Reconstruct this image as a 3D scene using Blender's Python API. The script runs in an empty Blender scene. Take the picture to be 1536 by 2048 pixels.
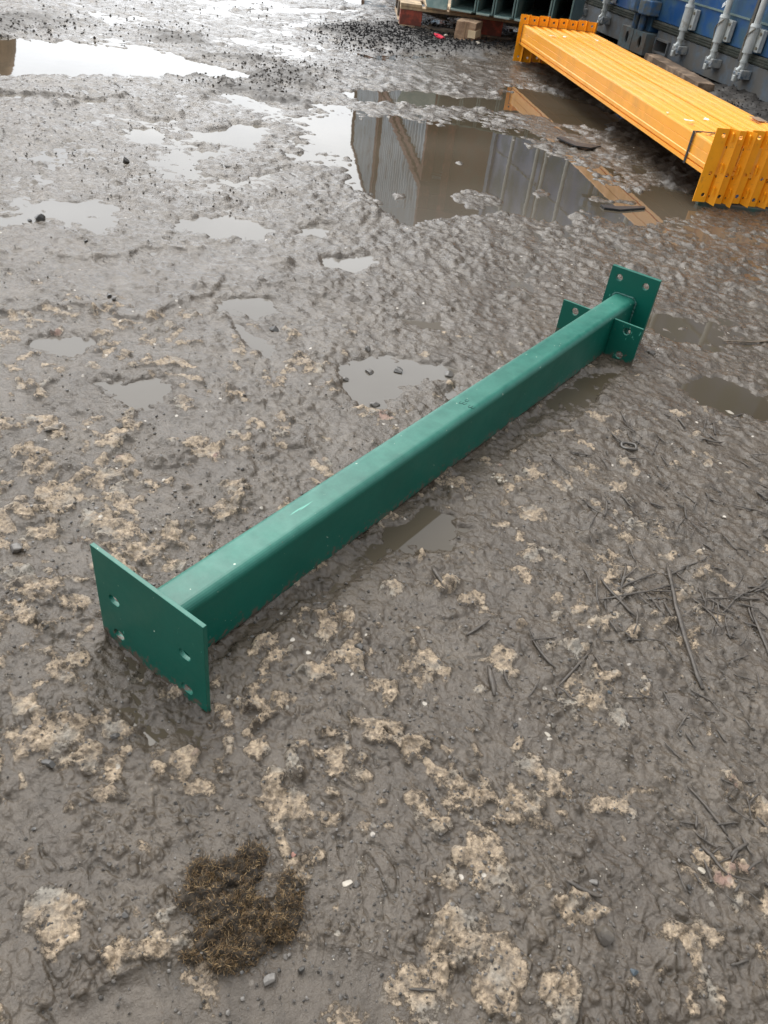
import bpy, bmesh, math, random
import numpy as np
from mathutils import Vector, Matrix
random.seed(4)
S = bpy.context.scene
COL = S.collection
# ------------------------------------------------------------------ camera
CAMH = 0.7
F = 1569.28
cam = bpy.data.cameras.new('camera'); camo = bpy.data.objects.new('camera', cam); COL.objects.link(camo)
_p, _r = 0.6737427838522357, 0.13930417552675212
_f = np.array([0, math.cos(_p), -math.sin(_p)]); _x = np.array([1., 0, 0]); _u = np.cross(_x, _f)
_c, _s = math.cos(_r), math.sin(_r)
RT = _c*_x + _s*_u; UP = -_s*_x + _c*_u; FW = _f
R3 = np.array([RT, UP, FW])
camo.matrix_world = Matrix(((RT[0], UP[0], -FW[0], 0), (RT[1], UP[1], -FW[1], 0), (RT[2], UP[2], -FW[2], CAMH), (0, 0, 0, 1)))
cam.sensor_fit = 'VERTICAL'; cam.sensor_height = 24; cam.lens = 24*F/2048
cam.clip_start = 0.02; cam.clip_end = 1000
cam.dof.use_dof = True; cam.dof.focus_distance = 1.25; cam.dof.aperture_fstop = 18.0
S.camera = camo

def g(px, py, z=0.0):
    "where the sight line of a spot of the photograph meets height z"
    w = np.array([(px-768)/F, -(py-1024)/F, 1.0]) @ R3
    t = (CAMH-z)/-w[2]
    return float(w[0]*t), float(w[1]*t)
# ------------------------------------------------------------------ light
SUN_EL, SUN_AZ = math.radians(52), math.radians(-25)    # azimuth from +Y towards +X
W = bpy.data.worlds.new('World'); S.world = W; W.use_nodes = True
nt = W.node_tree; nt.nodes.clear()
def N(nt, t, **k):
    n = nt.nodes.new(t)
    for a, b in k.items(): setattr(n, a, b)
    return n
sky = N(nt, 'ShaderNodeTexSky', sky_type='NISHITA'); sky.sun_disc = False
sky.sun_elevation = SUN_EL; sky.sun_rotation = SUN_AZ; sky.air_density = 1.0; sky.dust_density = 2.0
tc = N(nt, 'ShaderNodeTexCoord')
mp = N(nt, 'ShaderNodeMapping'); mp.inputs['Scale'].default_value = (1, 1, 2.2)
cn = N(nt, 'ShaderNodeTexNoise'); cn.inputs['Scale'].default_value = 2.6; cn.inputs['Detail'].default_value = 6; cn.inputs['Roughness'].default_value = .55
cr = N(nt, 'ShaderNodeValToRGB'); cr.color_ramp.elements[0].position = .3; cr.color_ramp.elements[0].color = (.62,)*3+(1,); cr.color_ramp.elements[1].position = .55; cr.color_ramp.elements[1].color = (1, 1, 1, 1)
cn2 = N(nt, 'ShaderNodeTexNoise'); cn2.inputs['Scale'].default_value = 1.7; cn2.inputs['Detail'].default_value = 5
cc = N(nt, 'ShaderNodeValToRGB'); cc.color_ramp.elements[0].position = .3; cc.color_ramp.elements[0].color = (15.4, 16.2, 17.4, 1); cc.color_ramp.elements[1].position = .7; cc.color_ramp.elements[1].color = (21.6, 22.1, 22.6, 1)
mx = N(nt, 'ShaderNodeMix', data_type='RGBA')
bg = N(nt, 'ShaderNodeBackground'); bg.inputs['Strength'].default_value = 0.1
wo = N(nt, 'ShaderNodeOutputWorld')
L = nt.links.new
L(tc.outputs['Generated'], mp.inputs[0]); L(mp.outputs[0], cn.inputs['Vector']); L(mp.outputs[0], cn2.inputs['Vector'])
L(cn.outputs['Fac'], cr.inputs[0]); L(cn2.outputs['Fac'], cc.inputs[0])
# overcast is brighter round the veiled sun and towards the horizon below it
dp = N(nt, 'ShaderNodeVectorMath', operation='DOT_PRODUCT'); dp.inputs[1].default_value = (math.sin(SUN_AZ)*math.cos(.5), math.cos(SUN_AZ)*math.cos(.5), math.sin(.5))
mr = N(nt, 'ShaderNodeMapRange'); mr.inputs['From Min'].default_value = -1; mr.inputs['From Max'].default_value = 1; mr.inputs['To Min'].default_value = .10; mr.inputs['To Max'].default_value = 1.0
mr.interpolation_type = 'SMOOTHSTEP'
L(tc.outputs['Generated'], dp.inputs[0]); L(dp.outputs['Value'], mr.inputs[0])
vm = N(nt, 'ShaderNodeVectorMath', operation='SCALE'); L(cc.outputs[0], vm.inputs[0]); L(mr.outputs[0], vm.inputs['Scale'])
L(cr.outputs[0], mx.inputs['Factor']); L(sky.outputs[0], mx.inputs['A']); L(vm.outputs[0], mx.inputs['B'])
L(mx.outputs['Result'], bg.inputs[0]); L(bg.outputs[0], wo.inputs[0])
sl = bpy.data.lights.new('sun', 'SUN'); sl.energy = 1.5; sl.angle = math.radians(38); sl.color = (1, .96, .9)
so = bpy.data.objects.new('sun', sl); COL.objects.link(so)
sd_ = Vector((math.sin(SUN_AZ)*math.cos(SUN_EL), math.cos(SUN_AZ)*math.cos(SUN_EL), math.sin(SUN_EL)))
so.rotation_euler = sd_.to_track_quat('Z', 'Y').to_euler(); so.location = (0, 0, 30)
S.view_settings.view_transform = 'Standard'; S.view_settings.look = 'None'; S.view_settings.gamma = 1
S.view_settings.exposure = 0.52
S.view_settings.use_curve_mapping = False
S.render.engine = 'CYCLES'

# ------------------------------------------------------------------ material helpers
def mat(name, col, rough=.5, metal=0, spec=.5, var=.0, vscale=20, dirt=None, dirt_amt=.0, dscale=12, bump=0, bscale=80, coat=0):
    m = bpy.data.materials.new(name); m.use_nodes = True; t = m.node_tree; b = t.nodes['Principled BSDF']
    b.inputs['Roughness'].default_value = rough; b.inputs['Metallic'].default_value = metal
    b.inputs['Specular IOR Level'].default_value = spec; b.inputs['Coat Weight'].default_value = coat
    co = N(t, 'ShaderNodeTexCoord'); l = t.links.new
    n1 = N(t, 'ShaderNodeTexNoise'); n1.inputs['Scale'].default_value = vscale; n1.inputs['Detail'].default_value = 5
    l(co.outputs['Object'], n1.inputs['Vector'])
    r1 = N(t, 'ShaderNodeValToRGB')
    r1.color_ramp.elements[0].position = .3; r1.color_ramp.elements[1].position = .7
    r1.color_ramp.elements[0].color = tuple(c*(1-var) for c in col)+(1,); r1.color_ramp.elements[1].color = tuple(min(1, c*(1+var)) for c in col)+(1,)
    l(n1.outputs['Fac'], r1.inputs[0]); out = r1.outputs[0]
    if dirt:
        n2 = N(t, 'ShaderNodeTexNoise'); n2.inputs['Scale'].default_value = dscale; n2.inputs['Detail'].default_value = 8; n2.inputs['Roughness'].default_value = .65
        l(co.outputs['Object'], n2.inputs['Vector'])
        r2 = N(t, 'ShaderNodeValToRGB'); r2.color_ramp.elements[0].position = 1-.5-dirt_amt*.35; r2.color_ramp.elements[1].position = min(.99, 1-.5-dirt_amt*.35+.18)
        l(n2.outputs['Fac'], r2.inputs[0])
        x = N(t, 'ShaderNodeMix', data_type='RGBA'); x.inputs['B'].default_value = tuple(dirt)+(1,)
        l(r2.outputs[0], x.inputs['Factor']); l(out, x.inputs['A']); out = x.outputs['Result']
        rr = N(t, 'ShaderNodeMapRange'); rr.inputs['To Min'].default_value = rough; rr.inputs['To Max'].default_value = min(.95, rough+.35)
        l(r2.outputs[0], rr.inputs[0]); l(rr.outputs[0], b.inputs['Roughness'])
    l(out, b.inputs['Base Color'])
    if bump:
        n3 = N(t, 'ShaderNodeTexNoise'); n3.inputs['Scale'].default_value = bscale; n3.inputs['Detail'].default_value = 6
        l(co.outputs['Object'], n3.inputs['Vector'])
        bp = N(t, 'ShaderNodeBump'); bp.inputs['Strength'].default_value = bump; bp.inputs['Distance'].default_value = .002
        l(n3.outputs['Fac'], bp.inputs['Height']); l(bp.outputs[0], b.inputs['Normal'])
    return m

def emptyobj(name, label, cat, loc=(0, 0, 0), rz=0, group=None):
    o = bpy.data.objects.new(name, None); COL.objects.link(o); o.location = loc; o.rotation_euler = (0, 0, rz)
    o.empty_display_size = .05
    o['label'] = label; o['category'] = cat
    if group: o['group'] = group
    return o
def tag(o, label, cat, group=None):
    o['label'] = label; o['category'] = cat
    if group: o['group'] = group
    return o
def link(name, bm, m, parent=None, smooth=False, loc=None, bevel=0):
    me = bpy.data.meshes.new(name); bm.normal_update(); bm.to_mesh(me); bm.free()
    me.materials.append(m)
    if smooth:
        for p_ in me.polygons: p_.use_smooth = True
    o = bpy.data.objects.new(name, me); COL.objects.link(o)
    if parent: o.parent = parent
    if loc: o.location = loc
    if bevel:
        b = o.modifiers.new('bevel', 'BEVEL'); b.width = bevel; b.segments = 2; b.limit_method = 'ANGLE'
    return o
def link_each(name, bm, m, parent=None, **kw):
    "every separate piece of the mesh becomes an object of its own"
    bm.verts.ensure_lookup_table(); seen = set(); out = []
    for v0 in bm.verts:
        if v0.index in seen: continue
        stack = [v0]; isl = []; seen.add(v0.index)
        while stack:
            v = stack.pop(); isl.append(v)
            for e in v.link_edges:
                w = e.other_vert(v)
                if w.index not in seen: seen.add(w.index); stack.append(w)
        ids = {v.index: i for i, v in enumerate(isl)}; nb_ = bmesh.new(); nv = [nb_.verts.new(v.co) for v in isl]
        for f in {f for v in isl for f in v.link_faces}: nb_.faces.new([nv[ids[v.index]] for v in f.verts])
        out.append(link(name, nb_, m, parent, **kw))
    bm.free(); return out
def box(bm, x0, x1, y0, y1, z0, z1):
    v = [bm.verts.new(c) for c in ((x0,y0,z0),(x1,y0,z0),(x1,y1,z0),(x0,y1,z0),(x0,y0,z1),(x1,y0,z1),(x1,y1,z1),(x0,y1,z1))]
    for f in ((0,3,2,1),(4,5,6,7),(0,1,5,4),(1,2,6,5),(2,3,7,6),(3,0,4,7)): bm.faces.new([v[i] for i in f])
    return v
def bx(*a):
    bm = bmesh.new(); box(bm, *a); return bm
def cyl(bm, p0, p1, r0, r1=None, n=16, caps=True):
    r1 = r0 if r1 is None else r1
    p0, p1 = Vector(p0), Vector(p1); d = (p1-p0).normalized()
    a = d.orthogonal().normalized(); b = d.cross(a)
    A = [bm.verts.new(p0+(a*math.cos(t)+b*math.sin(t))*r0) for t in [2*math.pi*i/n for i in range(n)]]
    B = [bm.verts.new(p1+(a*math.cos(t)+b*math.sin(t))*r1) for t in [2*math.pi*i/n for i in range(n)]]
    for i in range(n): bm.faces.new((A[i], A[(i+1)%n], B[(i+1)%n], B[i]))
    if caps: bm.faces.new(A[::-1]); bm.faces.new(B)
def prism(profile, y0, y1, caps=True, bm=None):
    "profile of (x, z) points run along y"
    bm = bm or bmesh.new()
    A = [bm.verts.new((x, y0, z)) for x, z in profile]; B = [bm.verts.new((x, y1, z)) for x, z in profile]
    n = len(profile)
    for i in range(n): bm.faces.new((A[i], A[(i+1)%n], B[(i+1)%n], B[i]))
    if caps: bm.faces.new(A[::-1]); bm.faces.new(B)
    bmesh.ops.recalc_face_normals(bm, faces=bm.faces)
    return bm
def loop_circle(cx, cz, rx, rz=None, n=18, slot=0):
    rz = rz or rx
    out = []
    for i in range(n):
        t = 2*math.pi*i/n
        x = rx*math.cos(t); out.append((cx+x+(slot if x > 0 else -slot), cz+rz*math.sin(t)))
    return out
def plate(outline, holes, y0, y1):
    "plate in the xz plane, between y0 and y1, with real holes through it"
    bm = bmesh.new()
    edges = []
    for lp in [outline]+holes:
        vs = [bm.verts.new((x, y0, z)) for x, z in lp]
        edges += [bm.edges.new((vs[i], vs[(i+1) % len(vs)])) for i in range(len(vs))]
    bmesh.ops.triangle_fill(bm, use_beauty=True, use_dissolve=False, edges=edges)
    r = bmesh.ops.extrude_face_region(bm, geom=bm.faces[:])
    bmesh.ops.translate(bm, vec=(0, y1-y0, 0), verts=[v for v in r['geom'] if isinstance(v, bmesh.types.BMVert)])
    bmesh.ops.recalc_face_normals(bm, faces=bm.faces)
    return bm
def rr_profile(w, z0, z1, r, n=5):
    pts = []
    for cx, cz, a0 in ((w/2-r, z1-r, 0), (-w/2+r, z1-r, 90), (-w/2+r, z0+r, 180), (w/2-r, z0+r, 270)):
        for i in range(n+1):
            t = math.radians(a0+90*i/n); pts.append((cx+r*math.cos(t), cz+r*math.sin(t)))
    return pts

# ------------------------------------------------------------------ terrain heights
_rs = np.random.RandomState(12)
_P = _rs.permutation(65536).astype(np.int32); _V = (np.arange(65536)/65535.0)[_rs.permutation(65536)]
_GC, _GS = np.cos(_V*2*np.pi), np.sin(_V*2*np.pi)
def hidx(ix, iy, seed):
    return _P[(_P[(ix+seed*131) & 65535]+iy+seed*577) & 65535]
def hash2(ix, iy, seed): return _V[hidx(ix, iy, seed)]
def vnoise(x, y, seed=0):
    ix, iy = np.floor(x), np.floor(y); fx, fy = x-ix, y-iy
    ix = ix.astype(np.int32); iy = iy.astype(np.int32)
    p0 = _P[(ix+seed*1031) & 65535]+iy+seed*577; p1 = _P[(ix+1+seed*1031) & 65535]+iy+seed*577
    def gr(p_, dx, dy):
        k = _P[p_ & 65535]; return _GC[k]*dx+_GS[k]*dy
    u = fx*fx*fx*(fx*(fx*6-15)+10); v = fy*fy*fy*(fy*(fy*6-15)+10)
    a = gr(p0, fx, fy); b = gr(p0+1, fx, fy-1)
    a += (gr(p1, fx-1, fy)-a)*u; b += (gr(p1+1, fx-1, fy-1)-b)*u
    return a+(b-a)*v
def sm(a, b, x):
    t = np.clip((x-a)/(b-a), 0, 1); return t*t*(3-2*t)
def poly_sd(x, y, poly):
    "signed distance, positive inside"
    n = len(poly); d = np.full(x.shape, 1e9); ins = np.zeros(x.shape, bool)
    for i in range(n):
        ax, ay = poly[i]; bx_, by = poly[(i+1) % n]
        ex, ey = bx_-ax, by-ay; wx, wy = x-ax, y-ay
        t = np.clip((wx*ex+wy*ey)/(ex*ex+ey*ey+1e-12), 0, 1)
        d = np.minimum(d, (wx-ex*t)**2+(wy-ey*t)**2)
        c = ((ay > y) != (by > y))
        with np.errstate(divide='ignore', invalid='ignore'):
            xi = ex*(y-ay)/(ey if ey != 0 else 1e-12)+ax
        ins ^= (c & (x < xi))
    d = np.sqrt(d); return np.where(ins, d, -d)
# puddles: outline as seen on the photograph, depth, edge softness (share of size)
PUD = [
 ([(-420,40),(-150,60),(0,76),(80,79),(200,90),(330,106),(420,126),(520,152),(480,159),(380,153),(220,152),(110,150),(0,154),(-300,165),(-600,140)], .03, .05),
 ([(590,238),(650,238),(700,232),(735,240),(800,236),(870,252),(940,246),(1000,264),(1040,285),(1100,315),(1160,330),(1210,375),(1290,382),(1330,375),(1395,392),(1400,420),(1330,440),(1290,452),(1230,432),(1150,430),(1090,444),(960,428),(870,442),(800,445),(770,422),(745,392),(692,360),(700,330),(672,300),(640,268)], .03, .05),
 ([(690,190),(720,180),(830,182),(930,192),(1000,198),(1012,172),(1100,180),(1180,205),(1270,240),(1200,262),(1110,246),(1060,232),(1000,224),(930,214),(830,208),(720,206)], .02, .05),
 ([(1010,232),(1090,246),(1180,262),(1150,270),(1080,258)], .012, .04),
 ([(590,238),(650,236),(700,232),(660,262),(600,262)], .012, .04),
 ([(395,268),(470,248),(545,252),(520,286),(480,294),(420,284)], .016, .03),
 ([(265,262),(310,262),(330,285),(280,284)], .012, .03),
 ([(90,410),(170,408),(240,404),(225,430),(200,465),(165,448),(140,436),(98,438)], .016, .03),
 ([(-10,430),(50,432),(60,446),(0,446)], .012, .03),
 ([(370,440),(440,436),(520,446),(548,460),(520,472),(500,484),(440,478),(390,464)], .016, .03),
 ([(600,455),(655,458),(645,478),(605,470)], .012, .02),
 ([(640,516),(750,508),(765,530),(700,544),(650,532)], .014, .02),
 ([(430,598),(545,598),(560,620),(515,637),(450,622)], .012, .02),
 ([(70,688),(120,676),(185,674),(205,690),(150,718),(100,708)], .014, .015),
 ([(195,766),(310,760),(345,790),(290,814),(220,802)], .014, .015),
 ([(688,748),(730,728),(800,724),(880,730),(912,742),(895,762),(850,770),(815,790),(770,818),(730,806),(700,780)], .014, .012),
 ([(870,790),(905,762),(935,775),(900,812)], .012, .01),
 ([(815,640),(880,643),(895,662),(835,660)], .01, .01),
 ([(700,620),(790,655),(780,668),(720,650)], .006, .01),
 ([(460,640),(560,700),(540,720),(480,680)], .005, .01),
 ([(1290,622),(1380,640),(1470,690),(1430,704),(1300,668)], .008, .02),
 ([(1380,780),(1440,752),(1500,790),(1600,810),(1600,848),(1500,832),(1430,812)], .012, .02),
 ([(780,1062),(890,1044),(925,1060),(850,1092),(800,1088)], .010, .01),
 ([(225,1290),(330,1340),(400,1410),(440,1450),(400,1490),(340,1470),(300,1490),(250,1440),(215,1340)], .0070, .012),
 ([(430,1290),(560,1200),(700,1110),(860,1010),(880,1040),(780,1110),(690,1180),(600,1215),(520,1270),(440,1330)], .0072, .012),
 ([(1180,740),(1260,740),(1160,830),(1040,900),(1000,930),(990,900),(1090,810)], .0065, .01),
 ([(500,20),(600,17),(720,19),(700,27),(600,26),(500,26)], .02, .05),
 ([(560,48),(620,50),(640,56),(570,56)], .01, .04),
 ([(640,268),(560,300),(540,330),(620,320),(690,330)], .006, .04),
 ([(400,250),(300,240),(330,225),(420,240)], .006, .05),
]
PUDW = [([g(max(-900, a), b) for a, b in p_], d_, s_) if not (.0095 < d_ < .018 and s_ <= .03) else ([g(max(-900, a), b) for a, b in p_], .0098, max(.022, s_)) for p_, d_, s_ in PUD]
SLABW = [([g(a, b) for a, b in q], u) for q, u in (
   ([(-200,160),(0,166),(110,158),(230,166),(255,198),(150,200),(0,186),(-200,180)], .014),
   ([(225,628),(300,606),(360,590),(418,575),(430,548),(445,560),(436,598),(350,622),(250,648)], .007),
   ([(-60,615),(60,606),(180,598),(245,604),(230,622),(100,632),(-60,650)], .007),
   ([(560,420),(700,400),(780,430),(700,455),(600,450)], .006),
   ([(250,220),(330,215),(380,232),(300,246)], .012), ([(380,320),(560,300),(600,335),(480,360),(400,350)], .006),
   ([(560,560),(700,548),(820,575),(760,610),(620,600)], .005), ([(100,480),(330,470),(360,500),(200,520),(90,510)], .006),
   ([(800,480),(1000,470),(1080,510),(960,540),(820,520)], .005), ([(-50,900),(120,860),(260,880),(200,940),(0,960)], .004))]
ISLW = [[g(a, b) for a, b in q] for q in (
   [(878,388),(940,374),(1000,385),(1032,402),(1020,420),(930,420),(885,405)], [(1040,382),(1075,373),(1112,380),(1116,398),(1070,408)],
   [(1020,222),(1100,236),(1185,296),(1150,308),(1060,266)], [(775,385),(822,380),(825,400),(785,404)], [(832,400),(884,400),(880,416),(838,416)], [(1120,392),(1210,390),(1300,400),(1290,418),(1200,412)],
   [(180,432),(218,430),(216,440),(182,440)], [(800,775),(850,765),(885,770),(890,790),(850,812),(808,806)], [(905,326),(935,322),(930,334)], [(210,780),(240,776),(236,796)])]
CALM = [g(a, b) for a, b in [(690,70),(1000,95),(1060,110),(1500,420),(1420,420),(1180,260),(1020,165),(820,160),(640,130)]]
CD, CPHI = 2.89, math.radians(-17)
cdir = np.array([math.sin(CPHI), math.cos(CPHI)]); cnor = np.array([math.cos(CPHI), -math.sin(CPHI)])
DARKW = [[g(a, b) for a, b in q] for q in (
   [(640,52),(770,40),(900,80),(1010,92),(960,120),(800,104),(700,80)],
   [(420,112),(560,122),(640,150),(620,178),(520,180),(440,168),(400,150),(500,150),(540,140)],
   [(400,160),(520,158),(620,180),(560,205),(430,185)],
   [(-100,15),(80,25),(150,38),(100,62),(-60,75),(-100,45)],
   [(300,60),(420,80),(480,105),(380,98),(300,80)],
   [(1400,150),(1600,210),(1650,330),(1440,230)],
   [(1000,60),(1240,100),(1450,330),(1350,380),(1180,240),(1040,130)])]
def terrain(x, y, res=None):
    x = np.asarray(x, float); y = np.asarray(y, float)
    r = np.hypot(x, y)
    if res is None: res = np.full(x.shape, .002)
    def oct_(sc, seed, sx=1, sy=1, ang=0):
        c, s = math.cos(ang), math.sin(ang)
        f_ = 1-sm(.35, .8, res/sc); b_ = f_ > 0; out = np.zeros(x.shape)
        if b_.any(): out[b_] = vnoise(((x*c+y*s)/sx/sc)[b_], ((-x*s+y*c)/sy/sc)[b_], seed)*f_[b_]
        return out
    wx = oct_(.22, 91)*.05; wy = oct_(.22, 92)*.05
    def octw(sc, seed, k=1.0, st=1.0, ang=0.0):
        c, s = math.cos(ang), math.sin(ang)
        X, Y = x+wx*k, y+wy*k
        f_ = 1-sm(.35, .8, res/sc); b_ = f_ > 0; out = np.zeros(x.shape)
        if b_.any(): out[b_] = vnoise(((X*c+Y*s)/sc)[b_], ((-X*s+Y*c)/st/sc)[b_], seed)*f_[b_]
        return out
    far = sm(1.1, 2.6, y)
    far = far*(1-.6*sm(-.12, .18, poly_sd(x, y, CALM)+oct_(.15, 93)*.2))
    right = sm(.0, .5, x-.25*y+.05)*(1-sm(3.5, 5, y))
    h = .0055-.0023*far-.0024*right*sm(.5, .8, y)
    h = h+octw(.9, 1)*.007*sm(.8, 3, r)+octw(.38, 2)*.009*(0.35+.65*far)+octw(.16, 3)*.007*(0.4+.6*far)
    mid = octw(.07, 4)*.0042+octw(.034, 5)*.0030
    # lug marks: diagonal ridges left by tyres and water
    st = octw(.03, 6, .6, 3.2, math.radians(38))
    st2 = octw(.014, 7, .5, 3.0, math.radians(38))
    h = h+mid*(.75+.45*far)+st*.0042*(.35+.65*right)+st2*.0022*(.3+.7*right)
    # crust: rough pitted concrete showing through
    # pale patches of the hard base, lying in rough diagonal rows
    cell = .060; ca, sa = math.cos(math.radians(-33)), math.sin(math.radians(-33))
    U, V_ = ((x+wx*.5)*ca+(y+wy*.5)*sa)/cell, (-(x+wx*.5)*sa+(y+wy*.5)*ca)/cell
    iu, iv = np.floor(U).astype(np.int32), np.floor(V_).astype(np.int32); best = np.full(x.shape, -3.0)
    nb = y < 2.4
    for a in (-1, 0, 1):
        for b in (-1, 0, 1):
            cu, cv = iu[nb]+a, iv[nb]+b; h1, h2, h3, h4 = (hash2(cu, cv, 777+q) for q in range(4))
            d_ = np.hypot((U[nb]-cu-.5-(h1-.5)*.7)*.8, V_[nb]-cv-.5-(h2-.5)*.6)/(.16+.22*h3)
            best[nb] = np.maximum(best[nb], np.where(h4 < .66, 1-d_, -3.0))
    best = np.maximum(best, -1.2)
    tanm = .26*best+.60*octw(.019, 12)+.16*octw(.05, 11)+.14*octw(.3, 13)+.13
    near = 1-sm(1.35, 2.1, y+.25*x)
    tan_bias = -.045-.2*right*sm(.35, .8, y)+.03*sm(.9, .5, y)-.11*sm(.75, 1.1, y)-.9*sm(1.2, 2.0, y)+.05*sm(.0, -.5, x)
    tanv = tanm+tan_bias
    crust = sm(.0, .12, tanv)
    h = h+crust*.0022
    # some parts are smooth film, others churned up
    busy = sm(-.12, .22, octw(.11, 24)+.5*octw(.035, 25)+.25*right+.12*far)
    rough = octw(.016, 21)*.0030+np.abs(octw(.009, 22))*.0034-.0006
    micro = octw(.0052, 23)*.0014
    h = h+(rough+micro)*(.10+.75*busy+1.05*crust+.55*far)
    rid = np.abs(octw(.05, 31, 1.5)); h = h-(1-sm(.0, .035, rid))*.0018*(1-crust)*(.35+.9*right)
    # short curled grooves and worm-like ridges
    pit = np.zeros(x.shape)
    for sc_, sd2, am in ((.015, 32, .0022), (.024, 33, .0026), (.011, 34, .0016)):
        v_ = octw(sc_, sd2, 1.0, 1.9, math.radians(34)); gate = sm(.16, .30, octw(sc_*1.9, sd2+50)+.08*right)
        gm = (1-sm(.02, .085, np.abs(v_-.05)))*gate*(1-.5*crust)
        h = h-gm*am*.8; pit = np.maximum(pit, gm)
        h = h+(1-sm(.02, .10, np.abs(v_+.12)))*am*.55*sm(.08, .2, -octw(sc_*1.9, sd2+50))*(.5+.8*right)
    # little lumps and pits
    for cell, amp, seed, prob in ((.013, .0034, 41, .45), (.0075, .0021, 42, .45), (.02, .0042, 45, .25), (.034, .0046, 43, .20), (.085, .008, 44, .12)):
        fade = 1-sm(.35, .8, res/cell); b_ = fade > 0
        if not b_.any(): continue
        X, Y = x[b_], y[b_]
        ix, iy = np.floor(X/cell).astype(np.int32), np.floor(Y/cell).astype(np.int32)
        add = np.zeros(X.shape)
        for a in (-1, 0, 1):
            for b in (-1, 0, 1):
                cx_, cy_ = ix+a, iy+b
                hx, hy, hp, hr = (hash2(cx_, cy_, seed*7+q) for q in range(4))
                dx, dy = X-(cx_+hx)*cell, Y-(cy_+hy)*cell
                rad = cell*(.18+.3*hr); st_ = 1+.7*hp
                q = (dx*dx*st_+dy*dy/st_+dx*dy*(hx-.5)*1.2)/rad**2
                on = hp < prob; cl = np.clip(1-q, 0, 1)
                add = np.maximum(add, np.where(on & (hr > .33), np.sqrt(cl)*amp*(.4+.6*hr), 0))+np.where(on & (hr <= .33), -cl**.6*amp*.8, 0)
        h[b_] += add*fade[b_]*(.85+.3*far[b_])*(.6+.7*busy[b_]+.5*crust[b_])
    h = h+np.abs(octw(.045, 26, 1, 1.6, math.radians(80)))*.008*far-.0008*far+octw(.028, 27)*.005*far
    dark = np.zeros(x.shape)
    dn = oct_(.2, 61)*.25+oct_(.06, 62)*.12; dcol = np.zeros(x.shape)
    for i_, q in enumerate(DARKW):
        d = sm(-.10, .12, poly_sd(x, y, q)+dn)
        dark = np.maximum(dark, d); dcol = np.maximum(dcol, d*(1.5 if i_ in (0, 5) else 1.0))
    h = h+dark*(.003+np.abs(octw(.034, 63))*.020+np.abs(octw(.075, 64, 1, 1.8, math.radians(85)))*.016+octw(.048, 66)*.008)*sm(1.0, 2.0, y)
    # a ridge or two crossing the yard, bank at the container foot
    bank = (x*cnor[0]+y*cnor[1])-CD
    s_al = x*cdir[0]+y*cdir[1]
    h = h+.035*sm(-.22, .05, bank)*sm(5.6, 3.6, s_al)*(.8+.6*octw(.12, 65))
    pmask = np.full(x.shape, -1.0)
    wig = oct_(.16, 71)*.6+oct_(.06, 72)*.55+oct_(.025, 73)*.4+oct_(.011, 74)*.25
    for q, up in SLABW:
        d_ = poly_sd(x, y, q); h = h+up*sm(-.004, .012, d_+wig*.05)*(1-.3*sm(0, .12, d_))
    h0 = h.copy()
    for q, dep, soft in PUDW:
        qa = np.array(q); x0, y0 = qa.min(0)-.6; x1, y1 = qa.max(0)+.6
        b = (x > x0) & (x < x1) & (y > y0) & (y < y1)
        if not b.any(): continue
        d = poly_sd(x[b], y[b], q)
        size = soft
        dd = d+wig[b]*size*1.9
        k = sm(-size*.5, size*1.2, dd) if dep > .0099 else sm(-size*.9, size*.8, dd)
        hb = h[b]; h[b] = (hb*(1-k)+(-dep+hb*.6)*k) if dep > .0095 else hb-dep*k*.95
        tanv[b] -= k*.34
        pmask[b] = np.maximum(pmask[b], dd/size)
    for q in ISLW:
        qa = np.array(q); x0, y0 = qa.min(0)-.3; x1, y1 = qa.max(0)+.3
        b = (x > x0) & (x < x1) & (y > y0) & (y < y1)
        if not b.any(): continue
        k = sm(-.03, .05, poly_sd(x[b], y[b], q)+wig[b]*.07)
        h[b] = h[b]*(1-k)+(np.abs(h0[b])*.7+.0012)*k
    crust = sm(.0, .12, tanv)
    return h, crust*near, dcol, tanv, pit
HUSE = lambda x, y: float(terrain(np.array([x]), np.array([y]))[0][0])

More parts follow.
